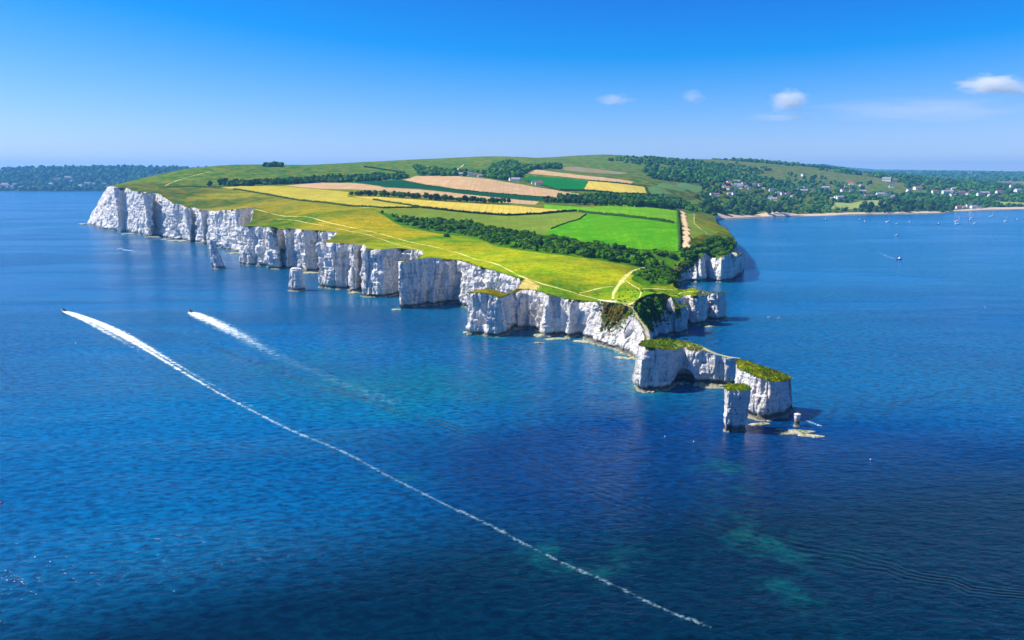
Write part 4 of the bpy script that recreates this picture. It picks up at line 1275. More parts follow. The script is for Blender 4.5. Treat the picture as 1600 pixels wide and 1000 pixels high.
for P in sample_px(shore_b, 75, 9.0):
    place("tree", P, random.uniform(5.6, 8.6), "full green tree of the wooded point behind the beach", "trees of the wooded point", "tree")
mark("trees")

# hedges along the field edges: one low leafy bank each
def hedge(label, pts, w, h):
    P = drape(pts)[:, :2]
    P, s = resample(P, max(1.5, np.hypot(*P.mean(0)) * 0.0022))
    P = P + rng.uniform(-.3, .3, P.shape)
    z = height(P)
    v0, f0 = ICO1
    VV, FF = [], []
    for i, (x, y) in enumerate(P):
        k = w * random.uniform(.8, 1.35)
        q = v0 * (1 + .3 * rng.uniform(-1, 1, (len(v0), 1))) * np.array([k, k, h * random.uniform(.7, 1.3)]) + np.array([x, y, z[i] + h * .45])
        FF.append(f0 + len(v0) * i); VV.append(q)
    o = mk("hedge", np.vstack(VV), np.vstack(FF), M_leaf)
    tag(o, label, "hedge", "field hedges")
hedge("dark hedge between the vivid pasture and the light strip above", [(905,331),(925,334),(975,338.6),(1025,344.5),(1051,348.6)], 1.5, 2.2)
hedge("thin dark hedge under the pale yellow wheat field", [(660,325),(725,332),(790,337),(840,335),(880,331.4),(900,330)], 1.6, 2.2)
hedge("thin hedge under the left yellow green wheat field", [(365,296),(400,301.5),(440,308.5),(500,316.5),(548,322.5),(600,325.5),(655,324.5)], 1.5, 1.8)
hedge("dark hedge between the two wheat fields", [(583,312.4),(620,318),(658,324)], 1.4, 1.8)
hedge("hedge line beside the wide bare track", [(1059,330),(1060,345),(1061,360),(1062,375),(1062.5,391)], 1.5, 2.0)
hedge("hedge between the olive field and the vivid pasture", [(916,335),(905,343),(880,350.5),(861,358)], .9, 1.0)
hedge("dark hedge line running down the middle of the ridge", [(570,261),(590,264),(612,267),(632,270.5)], 2.4, 2.4)
hedge("low hedge on the left downland slope", [(250,293),(300,291.5),(345,293)], 1.4, 1.6)
hedge("hedge along the lower edge of the upper tan stubble field", [(630,283),(665,290),(715,297),(775,302.5),(860,309)], 1.6, 1.6)
hedge("hedge at the right end of the far yellow field", [(920,282.5),(1008,292),(1012,302)], 2.2, 2.4)
hedge("hedge under the far deep green pasture", [(820,283),(875,298),(912,298),(970,303),(1015,303.5)], 2.4, 2.6)
mark("hedges")

# woods that read as one mass
def wood(name, label, P, rad, seed, mat):
    v0, f0 = ICO1
    r = np.random.default_rng(seed)
    n_ = len(P)
    sh = [v0 * (1 + .34 * r.uniform(-1, 1, (len(v0), 1))) for _ in range(24)]
    pick = r.integers(0, 24, n_)
    base_ = np.array(sh)[pick]
    sc = np.stack([rad * r.uniform(.85, 1.2, n_), rad * r.uniform(.85, 1.2, n_), rad * r.uniform(.75, 1.25, n_)], -1)
    V = base_ * sc[:, None] + np.column_stack([P[:, 0], P[:, 1], P[:, 2] + rad * .62])[:, None]
    f = (f0[None] + (np.arange(n_) * len(v0))[:, None, None]).reshape(-1, 3)
    o = mk(name, V.reshape(-1, 3), f, mat)
    attr(o, "shade", np.repeat(r.random(n_), len(v0)))
    tag(o, label, kind="stuff")
def wood_mat():
    b = NB("wood_leaves")
    p = b.pos()
    f = b.noise(p, 0.16, 4, 0.7)
    c = b.mix(b.attr("shade"), lin(18, 56, 14), lin(74, 122, 30))
    c = b.mix(b.ramp(f, 0.44, 0.7, 0, 0.7), c, lin(8, 30, 8))
    return b.bsdf(c, 0.9, b.bump(f, 1.5, 1.0), spec=0.05)
M_wood = wood_mat()
keepout = [r_ for (nm, ky, lb, r_) in polys if nm.endswith("field") or nm == "beach"]
HOUSES = [(1131,293),(1136,296),(1142,290),(1147,294),(1152,291),(1157,295),(1162,289),(1166,293),(1171,296),(1176,291),(1182,294),(1187,292),(1193,296),(1139,287),(1150,286),
 (1112,305),(1120,306),(1139,304),(1146,304.5),(1214,304),(1222,305),(1230,305.5),(1238,308),(1204,311),(1209,313),(1265,300),(1271,299),(1300,311),(1306,310),(1312,311),
 (1347,310),(1354,309),(1361,307),(1368,308.5),(1375,306.5),(1383,309),(1330,289),(1345,291),(1318,292),(1290,296),(1496,305),(1503,304),(1512,304.5),(1530,306),(1538,305),(1546,307),
 (1498,326),(1506,325.5),(1513,324.5),(1521,325.5),(1529,326),(1397,284),(1440,290),(1582,294),(1590,300),(1420,300),(1460,302),(1560,303),(1255,275.5),(1385,283),
 (735,274.5),(742,275.5),(750,276.5),(799,282.5),(806,284),(834,288),(842,289.5),(720,273.5)]
_hr = random.Random(21)
for cx_, cy_, sx_, sy_, k_ in ((1245, 301, 40, 6, 7), (1365, 306, 30, 5, 4), (1520, 304, 45, 4, 5), (1160, 292, 34, 4, 5), (1310, 297, 40, 6, 5), (1440, 298, 50, 6, 5)):
    HOUSES += [(cx_ + _hr.uniform(-sx_, sx_), cy_ + _hr.uniform(-sy_, sy_)) for _ in range(k_)]
HP = drape(HOUSES)
def free(P, hr=16):
    m = np.ones(len(P), bool)
    for r_ in keepout:
        m &= ~in_poly(P, r_)
    m &= in_poly(P, outline)
    for h in HP:
        D = np.hypot(h[0], h[1])
        dx, dy = P[:, 0] - h[0], P[:, 1] - h[1]
        # small garden open towards the bay
        m &= ~((np.abs(dx) < 12) & (dy < 10) & (dy > -0.022 * D))
    return m
n_ = 15000
px_ = rng.uniform(1010, 1720, n_); D_ = np.exp(rng.uniform(math.log(1480), math.log(9500), n_))
P = np.column_stack([(px_ - 800) / F * D_, D_])
m = free(P)
dn = fbm(P[:, 0] / 260, P[:, 1] / 260, 0, 3, 91)
lowp = sstep(2300, 3600, D_)
ok = m & (dn > -0.15 + 0.20 * lowp - 0.5 * (px_ > 1090) * (D_ < 2900) + 0.45 * ((px_ < 1085) & (D_ > 1700)))
hgt = height(P)
ok &= hgt > 2.5
P, D_, hgt = P[ok], D_[ok], hgt[ok]
rad = np.clip(D_ * 0.00215, 4.5, 17) * rng.uniform(.75, 1.3, len(P))
wood("woodland", "broad leafy woodland around the village and over the far plain", np.column_stack([P, hgt]), rad, 5, M_wood)
mark(f"woodland {len(P)}")
for lb, poly, cnt, r0 in (
    ("dark hanging wood on the ridge slope above the upper stubble field", [(648,262),(690,268),(715,270),(760,273),(800,279),(812,283),(790,282),(720,275),(660,275.5)], 260, 6.0),
    ("dark wood in the fold of the ridge left of the deep green pasture", [(765,265),(778,256),(800,253),(818,262),(850,260),(872,258),(880,264),(835,265),(822,270),(812,278),(790,276)], 300, 6.5),
    ("scattered wood high on the second hill", [(940,250),(985,246),(1060,250),(1120,255),(1180,262),(1200,270),(1120,272),(1060,262),(1000,258)], 300, 6.0),
    ("small dark wood on the skyline of the left ridge", [(412,259),(430,258.2),(441,258.6),(440,261),(415,261)], 40, 5.0),
    ("dark trees along the far edge of the left wood", [(480,283),(545,279.5),(620,275.8),(640,277),(628,280.5),(560,284),(500,286)], 150, 5.0),
    ("dark tree belt left of the bay below the far fields", [(850,309),(890,309),(915,308),(1010,306),(1060,312),(1080,322),(1060,326),(1000,322),(900,317),(850,314)], 330, 5.0),
    ("dark trees at the back of the long wood under the left ridge", [(340,290.5),(400,285),(470,280.5),(545,277.5),(600,276),(605,279),(545,283),(470,287),(380,291.5)], 230, 4.8),
    ("scattered trees on the slope below the second hill", [(1000,262),(1090,268),(1180,276),(1180,286),(1100,288),(1020,280)], 330, 7.5)):
    P = sample_px(poly, cnt, r0 * .8, 12)
    f_ = free(P[:, :2]); P = P[f_]
    wood("woodland", lb, P, r0 * rng.uniform(.8, 1.3, len(P)), 17 + cnt, M_wood)
sr = np.array(scrub_rest)
def scrub_mat():
    b = NB("low_scrub_leaves")
    f = b.noise(b.pos(), 0.5, 4, 0.7)
    c = b.mix(b.attr("shade"), lin(36, 84, 6), lin(88, 132, 10))
    return b.bsdf(b.mix(b.ramp(f, .42, .7, 0, .7), c, lin(16, 42, 6)), .9, b.bump(f, .8), spec=.05)
wood("low_scrub", "low green scrub filling the gaps between the bushes", sr[:, :3] - np.array([0, 0, .5]) , sr[:, 3] * .8, 3, scrub_mat())
# far shore wood clumps
fv = FARV[2:30, 5:-5].reshape(-1, 3)
fv = fv[rng.random(len(fv)) < .45]
wood("woodland", "dark trees covering the hills across the left bay", fv + rng.uniform(-30, 30, fv.shape) * np.array([1, 1, 0]), rng.uniform(9, 17, len(fv)), 77, M_wood)
# shrubby growth clinging to the steep green slopes
cv = np.array([v.co[:] for v in cliff.data.vertices])
sl = np.where((CG > .62) & (np.hypot(cv[:, 0], cv[:, 1]) < 800) & (cv[:, 2] > 4) & (np.arange(len(cv)) < len(cv) - 4 * len(top_idx)))[0]
sl = rng.choice(sl, min(len(sl), 1500), replace=False)
def heath_mat():
    b = NB("dry_slope_growth")
    f = b.noise(b.pos(), 0.5, 4, 0.7)
    c = b.mix(b.attr("shade"), lin(112, 74, 18), lin(96, 108, 14))
    return b.bsdf(b.mix(b.ramp(f, .42, .7, 0, .7), c, lin(44, 42, 10)), .9, b.bump(f, .8), spec=.05)
dry = (cv[sl][:, 0] < 74) & (cv[sl][:, 1] < 620)
for nm, lb, msk, mt, hh in (("slope_scrub", "low green bushes clinging to the steep slopes of the right hand coves", ~dry, scrub_mat(), 1.0), ("slope_heath", "brown and olive growth on the crumbling slope above the neck", dry, heath_mat(), .7)):
    wood(nm, lb, cv[sl][msk] - np.array([0, 0, .35]), rng.uniform(.5, 1.5, msk.sum()) * hh, 41, mt)
tp = sample_px([(955,470),(975,440),(1000,447),(1060,450),(1085,447),(1080,456),(1045,466),(1005,472),(985,480),(965,476)], 260, 1.2, 30)
tp = tp[vnoise(tp[:, 0] / 7, tp[:, 1] / 7, 0, 14) > .2]
wood("tip_scrub", "small rough tussocks scattered over the grass near the headland tip", tp - np.array([0, 0, .3]), rng.uniform(.3, .75, len(tp)), 43, scrub_mat())
# tufts and low growth along the near cliff edge
r = random.Random(3)
ed = V_edge = np.column_stack([edge, height(edge)])
ed = ed[~((ed[:, 0] > 102) & (ed[:, 1] < 395))]
ed = ed[(np.hypot(ed[:, 0], ed[:, 1]) < 640) & (np.array([r.random() for _ in range(len(ed))]) < .8)]
q7 = rng.uniform((62, 362), (102, 396), (1500, 2)); q7 = q7[in_poly(q7, outline)]
ed = np.vstack([ed, np.column_stack([q7, height(q7)])])
TV, TF = tufts(ed.tolist(), 4, 0.6, r)
tag(mk("edge_grass", TV, TF, M_cap), "shaggy grass fringe hanging over the near cliff edges", kind="stuff")
mark("woods")
# ------------------------------------------------------------------ houses
M_wall = [plain("render_white", lin(236, 232, 225)), plain("stone_pale", lin(205, 195, 178)), plain("brick_red", lin(168, 110, 88))]
M_roof = [plain("slate", lin(96, 98, 108), .8), plain("tile_brown", lin(140, 92, 74), .8), plain("tile_grey", lin(150, 145, 145), .8)]
M_glass = plain("window_glass", lin(40, 48, 60), .15, .6)
def box(x0, x1, y0, y1, z0, z1):
    V = [(x, y, z) for z in (z0, z1) for y in (y0, y1) for x in (x0, x1)]
    return V, [(0, 2, 3, 1), (4, 5, 7, 6), (0, 1, 5, 4), (2, 6, 7, 3), (0, 4, 6, 2), (1, 3, 7, 5)]
def joined(parts):
    V, Fq = [], []
    for v, f in parts:
        k = len(V); V += list(v); Fq += [tuple(i + k for i in q) for q in f]
    return V, Fq
def house_data(L, W, h, rh, wm, rm):
    wall = joined([box(-L / 2, L / 2, -W / 2, W / 2, -1.5, h)])
    gab = [(-L / 2, -W / 2, h), (-L / 2, W / 2, h), (-L / 2, 0, h + rh), (L / 2, -W / 2, h), (L / 2, W / 2, h), (L / 2, 0, h + rh)]
    k = len(wall[0]); wall = (wall[0] + gab, wall[1] + [(k, k + 2, k + 1), (k + 3, k + 4, k + 5)])
    e, t = .5, .22
    def sl(s):
        a = [(-L / 2 - e, s * (W / 2 + e), h - .35), (L / 2 + e, s * (W / 2 + e), h - .35), (L / 2 + e, 0, h + rh + .12), (-L / 2 - e, 0, h + rh + .12)]
        b = [(x, y, z + t) for x, y, z in a]
        return a + b, [(0, 1, 2, 3), (7, 6, 5, 4), (0, 4, 5, 1), (1, 5, 6, 2), (2, 6, 7, 3), (3, 7, 4, 0)]
    roof = joined([sl(-1), sl(1)])
    chim = box(L * .32, L * .32 + .9, -.45, .45, h + rh - .4, h + rh + 1.5)
    win = [box(x - .55, x + .55, -W / 2 - .04, -W / 2 + .05, z, z + 1.2) for x in np.arange(-L / 2 + 1.6, L / 2 - .8, 2.4) for z in ((1.0, 3.4) if h > 4.5 else (1.0,))]
    return [mk(nm, v[0], v[1], m, link=False).data for nm, v, m in (("wall", wall, wm), ("roof", roof, rm), ("chimney", chim, M_wall[2]))], [mk("window", w[0], w[1], M_glass, link=False).data for w in win]
HD = [house_data(11, 7.5, 5.2, 3.0, M_wall[0], M_roof[0]), house_data(14, 8, 5.0, 3.2, M_wall[0], M_roof[1]), house_data(9, 7, 3.0, 2.8, M_wall[1], M_roof[2]), house_data(18, 9, 5.4, 3.4, M_wall[0], M_roof[2])]
def house(P, k, rz, s, label, group, windows=False):
    e = empty("house", (P[0], P[1], P[2]), rz); e.scale = (s, s, s)
    parts, win = HD[k]
    child("wall", parts[0], e); rf = child("roof", parts[1], e); child("chimney", parts[2], rf)
    if windows:
        for w in win: child("window", w, e)
    tag(e, label, "house", group)
def zone(px, py):
    if px < 900: return "small pale farmhouse below the wooded ridge", "farmhouses below the ridge"
    if px < 1200 and py < 299: return "pale house in the cluster on the hillside left of the village", "houses of the hillside cluster"
    if px < 1200: return "low pale house among the trees left of the bay", "houses left of the bay"
    if py > 320: return "pale house on the shore behind the moored boats", "shore houses"
    if px < 1300: return "pale house among the trees above the beach", "village houses above the beach"
    if px < 1400: return "pale house behind the lawn field", "village houses behind the lawn field"
    return "pale house in the woods at the right", "houses in the right hand woods"
for i, (px, py) in enumerate(HOUSES):
    lb, gr = zone(px, py)
    D = np.hypot(HP[i][0], HP[i][1])
    house(HP[i], (0, 1, 2, 0, 3)[i % 5], random.uniform(-.6, .6), min(1.9, max(1.0, D / 2400)) * random.uniform(.9, 1.25), lb, gr, py > 300)
TOWN = [(6,294),(14,295),(22,294.5),(30,293.5),(36,295),(40,293),(58,293.5),(24,292),(103,283.5),(108,283),(120,281.5),(124,282),(126,288),(48,296),(68,296),(80,295),(150,291),(160,290),(170,289),(95,291),(12,297),(35,297),(140,294),(175,292)]
ft = FARV.reshape(-1, 3)
fd = np.column_stack([800 + F * ft[:, 0] / ft[:, 1], 272 - (ft[:, 2] - H) / ft[:, 1] * F])
fd = np.where(np.arange(len(fd))[:, None] < 260 * 30, fd, 1e6)
for i, q in enumerate(TOWN):
    j = np.argmin(((fd - np.array([q[0], q[1] - .5])) ** 2).sum(1))
    house(ft[j] + np.array([0, -16, 9.0]), (0, 3, 1)[i % 3], random.uniform(-.4, .4), random.uniform(1.4, 2.4), "pale house of the far town across the left bay", "houses of the far town")
mark("houses")

# ------------------------------------------------------------------ boats
M_hull = plain("hull_white", lin(240, 240, 238), .3, .5)
M_hulld = plain("hull_dark", lin(40, 44, 60), .35, .5)
M_deck = plain("deck", lin(205, 190, 160), .7)
M_mast = plain("mast", lin(215, 215, 215), .3, .5)
M_dark = plain("dark_rubber", lin(30, 30, 34), .7)
M_red = plain("red_paint", lin(190, 40, 40), .5)
def hull_mesh(L, W, h, n=13):
    V, Fq = [], []
    for i in range(n):
        t = i / (n - 1); x = -L / 2 + L * t
        w = W / 2 * (1 - max(0, (t - .35) / .65) ** 2.2) * (0.86 + .14 * min(1, t / .25)); w = max(w, .03)
        sheer = h * (1 + .28 * (t - .3) ** 2 * 2)
        V += [(x, -w, sheer), (x, -w * .86, h * .25), (x, 0, -h * .45 * (1 - .5 * t)), (x, w * .86, h * .25), (x, w, sheer)]
    for i in range(n - 1):
        for j in range(4):
            a = i * 5 + j
            Fq.append((a, a + 1, a + 6, a + 5))
    Fq.append((0, 4, 3, 2, 1))
    dk, df = [], []
    for i in range(n):
        a, b = V[i * 5], V[i * 5 + 4]
        dk += [(a[0], a[1] * .93, a[2] - .06), (b[0], b[1] * .93, b[2] - .06)]
    for i in range(n - 1): df.append((2 * i, 2 * i + 2, 2 * i + 3, 2 * i + 1))
    return (V, Fq), (dk, df)
def cabin_mesh(x0, x1, w, z0, h):
    V = [(x0, -w, z0), (x1, -w * .8, z0), (x1, w * .8, z0), (x0, w, z0), (x0 + .15, -w * .8, z0 + h), (x1 - .6, -w * .6, z0 + h), (x1 - .6, w * .6, z0 + h), (x0 + .15, w * .8, z0 + h)]
    return V, [(0, 1, 5, 4), (1, 2, 6, 5), (2, 3, 7, 6), (3, 0, 4, 7), (4, 5, 6, 7)]
def tube_mesh(p0, p1, r, n=8):
    ax = Vector(p1) - Vector(p0); u = ax.orthogonal().normalized(); w = ax.cross(u).normalized()
    V = [tuple(Vector(p) + u * math.cos(i * 2 * math.pi / n) * r + w * math.sin(i * 2 * math.pi / n) * r) for p in (p0, p1) for i in range(n)]
    return V, [(i, (i + 1) % n, n + (i + 1) % n, n + i) for i in range(n)] + [tuple(range(n))[::-1], tuple(range(n, 2 * n))]
def parts_of(lst): return [(nm, mk(nm, v, f, m, link=False).data) for nm, (v, f), m in lst]
h1, d1 = hull_mesh(10, 3.2, 1.1)
YACHT = parts_of([("hull", h1, M_hull), ("deck", d1, M_deck), ("cabin", cabin_mesh(-1.6, 2.4, 1.0, 1.05, .7), M_hull), ("mast", tube_mesh((.9, 0, .9), (.9, 0, 13), .11), M_mast), ("boom", tube_mesh((.9, 0, 2.2), (-3.4, 0, 2.3), .16), M_mast), ("keel", tube_mesh((-.5, 0, -.1), (-.5, 0, -1.6), .2), M_dark)])
h2, d2 = hull_mesh(7.5, 2.7, 1.0)
MOTOR = parts_of([("hull", h2, M_hull), ("deck", d2, M_deck), ("cabin", cabin_mesh(-.6, 2.2, .95, .95, 1.5), M_hull), ("windscreen", joined([box(1.2, 1.9, -.62, .62, 1.65, 2.15)]), M_glass), ("outboard", joined([box(-4.1, -3.7, -.28, .28, .1, 1.5)]), M_dark)])
h3, d3 = hull_mesh(8.5, 3.0, 1.2)
FISH = parts_of([("hull", h3, M_hulld), ("deck", d3, M_deck), ("wheelhouse", cabin_mesh(-.4, 1.9, .9, 1.15, 2.0), M_hull), ("windscreen", joined([box(.9, 1.45, -.66, .66, 2.2, 2.8)]), M_glass), ("mast", tube_mesh((.2, 0, 3.0), (.2, 0, 5.6), .07), M_mast)])
h4, d4 = hull_mesh(6.5, 2.4, .8)
SPEED = parts_of([("hull", h4, M_hulld), ("deck", d4, M_deck), ("windscreen", cabin_mesh(-.2, 1.3, .8, .8, .7), M_glass), ("seat", joined([box(-1.6, -.7, -.7, .7, .7, 1.3)]), M_dark), ("outboard", joined([box(-3.7, -3.2, -.3, .3, -.1, 1.3)]), M_dark)])
def boat(name, parts, px, py, rz, s, label, group=None):
    g = gp(px, py)
    e = empty(name, (g[0], g[1], 0.0), R(rz)); e.scale = (s, s, s)
    for nm, me in parts: child(nm, me, e)
    tag(e, label, "boat", group)
wd = lambda p, q: math.degrees(math.atan2(*(gp(*p) - gp(*q))[::-1]))
boat("speedboat", SPEED, 99, 485.6, wd(W1[0], W1[1]), 1.25, "dark speedboat at the head of the long white wake")
boat("speedboat", SPEED, 297, 487.3, wd(W2[0], W2[1]), 1.1, "small dark speedboat at the head of the shorter wake")
boat("sailing_yacht", YACHT, 188, 390, 170, 1.0, "small white yacht off the far left cliffs")
boat("motor_boat", FISH, 1405, 405.5, 15, 1.0, "dark hulled boat with white wheelhouse under way alone in the bay")
MOORED = [("yacht", 1388, 347, 10, "white yacht moored left of the big pair, below the wooded point"), ("motor", 1343, 343, 0, "tiny pale boat moored off the middle of the beach"), ("fish", 1351, 347, 20, "small dark boat moored just right of the tiny pale one"),
 ("fish", 1290, 344, 5, "dark boat moored nearest the left half of the beach"), ("motor", 1401, 350, 0, "small pale boat moored right of the yacht below the wooded point"), ("motor", 1421, 347, 10, "pale boat moored between the yacht and the big pair"),
 ("fish", 1466, 350.5, 0, "dark boat moored left of the big white pair"), ("yacht", 1496, 346, 5, "large white yacht, the farther of the close pair"), ("yacht", 1497, 350, 5, "large white yacht, the nearer of the close pair"),
 ("yacht", 1519, 341, 0, "small yacht moored closest to the right hand shore houses"), ("fish", 1515, 345, 0, "dark dinghy beside the small yacht off the shore houses"), ("motor", 1523, 349.5, 0, "pale motor boat moored below the small yacht"),
 ("yacht", 1550, 338.5, 0, "big white yacht moored off the short beach"), ("yacht", 1572, 345.5, 15, "dark looking yacht moored near the right edge"), ("fish", 1589, 344, 0, "small dark boat moored at the far right edge"),
 ("motor", 1401, 368, 0, "lone small boat moored in the open middle of the bay")]
for k, px, py, rz, lb in MOORED:
    big = 1.25 if "white yacht" in lb else 1.0
    boat({"yacht": "sailing_yacht", "motor": "motor_boat", "fish": "fishing_boat"}[k], {"yacht": YACHT, "motor": MOTOR, "fish": FISH}[k], px, py, rz + random.uniform(-8, 8), big, lb, "boats moored in the bay")
# buoys
def buoy(px, py, m, r, label):
    v, f = ICO2
    g = gp(px, py)
    e = empty("buoy", (g[0], g[1], 0))
    mk("float", v * r + np.array([0, 0, r * .3]), f, m, e, smooth=True)
    mk("ring", *tube_mesh((0, 0, r * 1.2), (0, 0, r * 1.6), r * .15), M_dark, e)
    tag(e, label, "buoy", "buoys on the sea")
buoy(1.5, 787, plain("pink_buoy", lin(235, 60, 120), .5), .45, "pink buoy at the far left edge of the picture")
for px, py, lb in ((55, 871, "leftmost white buoy of three near the lower left"), (79, 878, "white buoy right of its neighbour near the lower left"), (9, 892, "lowest white buoy at the lower left edge"), (1039, 682, "white buoy in dark water left of the slim stack"), (1084, 690, "white buoy just left of the slim stack"), (1360, 718, "white buoy in the deep blue water right of the reef"), (1539, 480, "white buoy far out in the right hand bay"), (118, 536, "small buoy below the long wake at the left")):
    buoy(px, py, M_hull, .22, lb)

# ------------------------------------------------------------------ people on the clifftop
def person_data(seed, shirt, legs):
    J = [(0, 0, .92), (0, 0, 1.15), (0, 0, 1.42), (0, 0, 1.52), (0, .01, 1.66), (0, .01, 1.76),
         (-.10, 0, .90), (-.11, .04 * (seed % 3), .50), (-.11, -.03, .08), (-.11, .12, .03), (.10, 0, .90), (.12, -.05 * (seed % 3), .50), (.13, -.02, .08), (.13, .13, .03),
         (-.20, 0, 1.40), (-.26, 0, 1.12), (-.24, .08, .88), (-.23, .12, .80), (.20, 0, 1.40), (.27, .02, 1.12), (.25, .10, .90), (.24, .14, .82)]
    E = [(0, 1), (1, 2), (2, 3), (3, 4), (4, 5), (0, 6), (6, 7), (7, 8), (8, 9), (0, 10), (10, 11), (11, 12), (12, 13), (2, 14), (14, 15), (15, 16), (16, 17), (2, 18), (18, 19), (19, 20), (20, 21)]
    Rr = [.15, .14, .15, .06, .11, .09, .095, .065, .05, .045, .095, .065, .05, .045, .06, .048, .038, .04, .06, .048, .038, .04]
    me = bpy.data.meshes.new("figure")
    me.from_pydata(J, E, [])
    o = bpy.data.objects.new("figure", me); col.objects.link(o)
    md = o.modifiers.new("skin", 'SKIN')
    for i, r_ in enumerate(Rr): me.skin_vertices[0].data[i].radius = (r_, r_ * .85)
    me.skin_vertices[0].data[0].use_root = True
    o.modifiers.new("sub", 'SUBSURF').levels = 1
    dg = bpy.context.evaluated_depsgraph_get()
    out = bpy.data.meshes.new_from_object(o.evaluated_get(dg))
    bpy.data.objects.remove(o)
    out.materials.clear()
    for m in (M_skin, shirt, legs, M_dark): out.materials.append(m)
    for p_ in out.polygons:
        z = p_.center.z
        p_.material_index = 3 if z > 1.70 or z < .07 else 0 if z > 1.48 or (abs(p_.center.x) > .2 and z < 1.1) else 1 if z > .95 else 2
        p_.use_smooth = True
    return out
M_skin = plain("skin", lin(200, 150, 120), .6)
cl_ = [("white shirt", lin(235, 235, 235)), ("red shirt", lin(180, 40, 40)), ("blue shirt", lin(40, 70, 150)), ("black shirt", lin(30, 30, 32))]
lg_ = [lin(40, 50, 80), lin(60, 58, 55), lin(30, 30, 34), lin(110, 95, 75)]
PD = [person_data(i, plain("shirt_" + str(i), c_[1]), plain("trousers_" + str(i), lg_[i])) for i, c_ in enumerate(cl_)]
PEOPLE = [(820.5, 434, 0, "at the tip of the cliff notch"), (825, 451, 1, "at the edge right of the cliff notch"), (835, 445, 3, "on the trodden ground right of the notch"), (843, 449.5, 0, "farthest right on the trodden ground"), (840, 451.5, 2, "standing by the edge on the trodden ground"),
 (792, 450.3, 2, "at the neck of the flat topped block"), (775, 451, 3, "out on the flat topped block"), (772, 409.5, 3, "alone on the long path above the bright cliff"), (615, 376.5, 2, "left of a pair on the meadow above the pillars"), (626.5, 379, 3, "right of a pair on the meadow above the pillars"),
 (679, 398, 1, "left of two at the edge above the shaded headland"), (682, 398.4, 0, "right of two at the edge above the shaded headland"), (1071, 356, 3, "walking on the wide bare track"), (1073, 366, 0, "walking lower down the wide bare track")]
for px, py, k, where in PEOPLE:
    P = drape([(px, py)])[0]
    o = bpy.data.objects.new("person", PD[k]); col.objects.link(o)
    o.location = P; o.rotation_euler = (0, 0, random.uniform(0, 6.28))
    tag(o, f"person in {cl_[k][0]} standing {where}".replace("standing walking", "walking").replace("standing standing", "standing"), "person", "people on the clifftop")
# two paddle boarders on the right
BD = parts_of([("board", (lambda hh: joined([hh[0], hh[1]]))(hull_mesh(3.3, .8, .12)), M_hull)])
for px, py, k, lb in ((1201.5, 495.5, 3, "paddle board carrying the left of the two paddlers"), (1217, 497, 0, "paddle board carrying the right of the two paddlers")):
    g = gp(px, py)
    e = empty("paddle_board", (g[0], g[1], .06), .4); child("board", BD[0][1], e)
    mk("fin", *box(-1.5, -1.2, -.03, .03, -.3, 0), M_dark, e)
    tag(e, lb, "paddle board", "paddle boards")
    o = bpy.data.objects.new("person", PD[k]); col.objects.link(o); o.location = (g[0], g[1], .17); o.rotation_euler = (0, 0, 1.0)
    tag(o, f"paddler in {cl_[k][0]} standing on the {'left' if px < 1210 else 'right'} paddle board", "person")
mark("people")
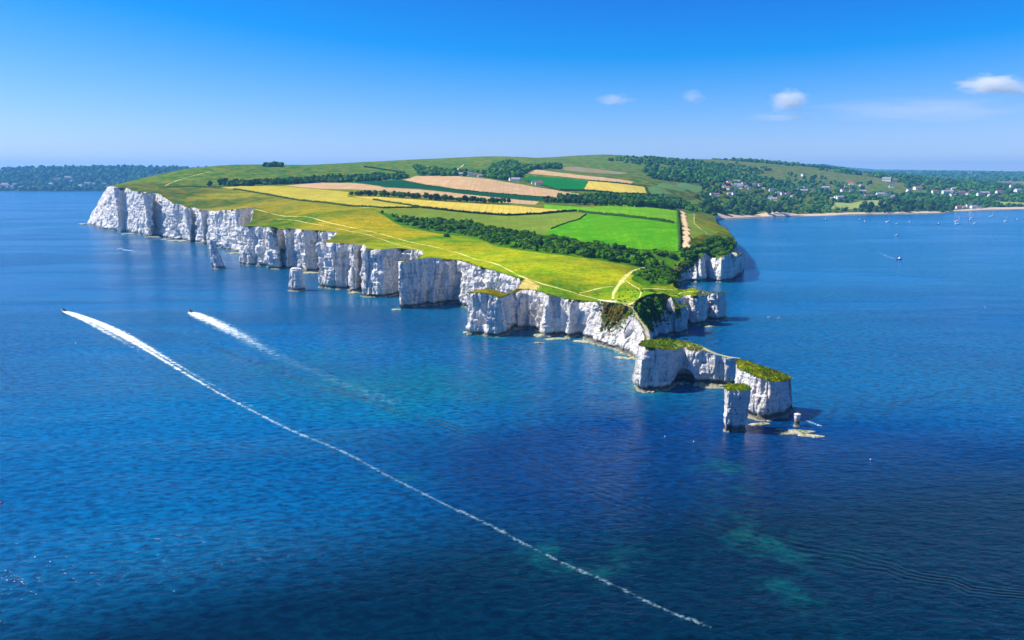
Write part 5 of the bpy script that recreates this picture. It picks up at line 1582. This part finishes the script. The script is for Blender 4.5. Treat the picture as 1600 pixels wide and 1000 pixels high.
# ------------------------------------------------------------------ clouds: soft bodies of droplets far beyond the hills
def cloud_mat(seed, dens, soft):
    m = bpy.data.materials.new("cloud_vapour")
    m.use_nodes = True
    t = m.node_tree; n = t.nodes; l = t.links; n.clear()
    out = n.new("ShaderNodeOutputMaterial"); v = n.new("ShaderNodeVolumePrincipled")
    tc = n.new("ShaderNodeTexCoord")
    ln = n.new("ShaderNodeVectorMath"); ln.operation = 'LENGTH'
    l.new(tc.outputs["Object"], ln.inputs[0])
    ns = n.new("ShaderNodeTexNoise"); ns.noise_dimensions = '4D'
    ns.inputs["W"].default_value = seed; ns.inputs["Scale"].default_value = 2.3; ns.inputs["Detail"].default_value = 5; ns.inputs["Roughness"].default_value = .6
    l.new(tc.outputs["Object"], ns.inputs["Vector"])
    a = n.new("ShaderNodeMath"); a.operation = 'MULTIPLY_ADD'; l.new(ns.outputs["Fac"], a.inputs[0]); a.inputs[1].default_value = 1.7; a.inputs[2].default_value = -0.20 - soft
    s = n.new("ShaderNodeMath"); s.operation = 'SUBTRACT'; l.new(a.outputs[0], s.inputs[0]); l.new(ln.outputs["Value"], s.inputs[1])
    r = n.new("ShaderNodeMapRange"); l.new(s.outputs[0], r.inputs["Value"])
    r.inputs["From Min"].default_value = -.15; r.inputs["From Max"].default_value = .35; r.inputs["To Max"].default_value = dens * 2.2
    l.new(r.outputs["Result"], v.inputs["Density"])
    v.inputs["Color"].default_value = (.97, .97, .98, 1); v.inputs["Anisotropy"].default_value = 0.0
    l.new(v.outputs[0], out.inputs["Volume"])
    return m
CLOUDS = [(1547, 132, 62, 20, .0011, 0.0, "bright white cloud above the right hand horizon, largest of all"), (1590, 140, 40, 14, .0006, .0, "trailing grey white end of the largest cloud at the right edge"),
 (1232, 157, 40, 20, .0011, .0, "small round white cloud left of the largest one"), (1083, 151, 24, 14, .0006, .05, "little pale cloud wisp above the second hill"),
 (960, 156, 40, 12, .0006, .1, "faintest cloud wisp, leftmost above the hill"), (1450, 172, 210, 24, .00007, .0, "long thin veil of cloud under the largest one"), (1225, 183, 70, 10, .0002, .0, "thin flat cloud wisp below the small round cloud")]
for i, (px, py, rx, rz_, dn, so, lb) in enumerate(CLOUDS):
    D = 30000.0
    P = at_y(px, py, D)
    v, f = ICO2
    o = mk("cloud", v * 1.1, f, cloud_mat(i * 3.7 + 1, dn, so))
    o.location = P
    sx, sz = rx / F * D, rz_ / F * D
    o.scale = (sx, sx * .5, sz)
    tag(o, lb, "cloud", "clouds over the right hand horizon")
scene.cycles.volume_step_rate = 1.0
scene.cycles.volume_max_steps = 96
mark("clouds")
# ------------------------------------------------------------------ haze
def haze():
    x0, x1, y0, y1, z0, z1 = -21000, 21000, -1800, 19500, -4.0, 420.0
    V = [(x, y, z) for z in (z0, z1) for y in (y0, y1) for x in (x0, x1)]
    Fq = [(0, 2, 3, 1), (4, 5, 7, 6), (0, 1, 5, 4), (2, 6, 7, 3), (0, 4, 6, 2), (1, 3, 7, 5)]
    m = bpy.data.materials.new("haze")
    m.use_nodes = True
    t = m.node_tree; t.nodes.clear()
    o_ = t.nodes.new("ShaderNodeOutputMaterial")
    v = t.nodes.new("ShaderNodeVolumePrincipled")
    v.inputs["Color"].default_value = (0.16, 0.53, 1.0, 1)
    v.inputs["Density"].default_value = 6.2e-5
    v.inputs["Anisotropy"].default_value = 0.1
    t.links.new(v.outputs[0], o_.inputs["Volume"])
    o = mk("haze", V, Fq, m)
    tag(o, "thin blue summer haze over sea and hills", kind="stuff")
haze()
mark("done")
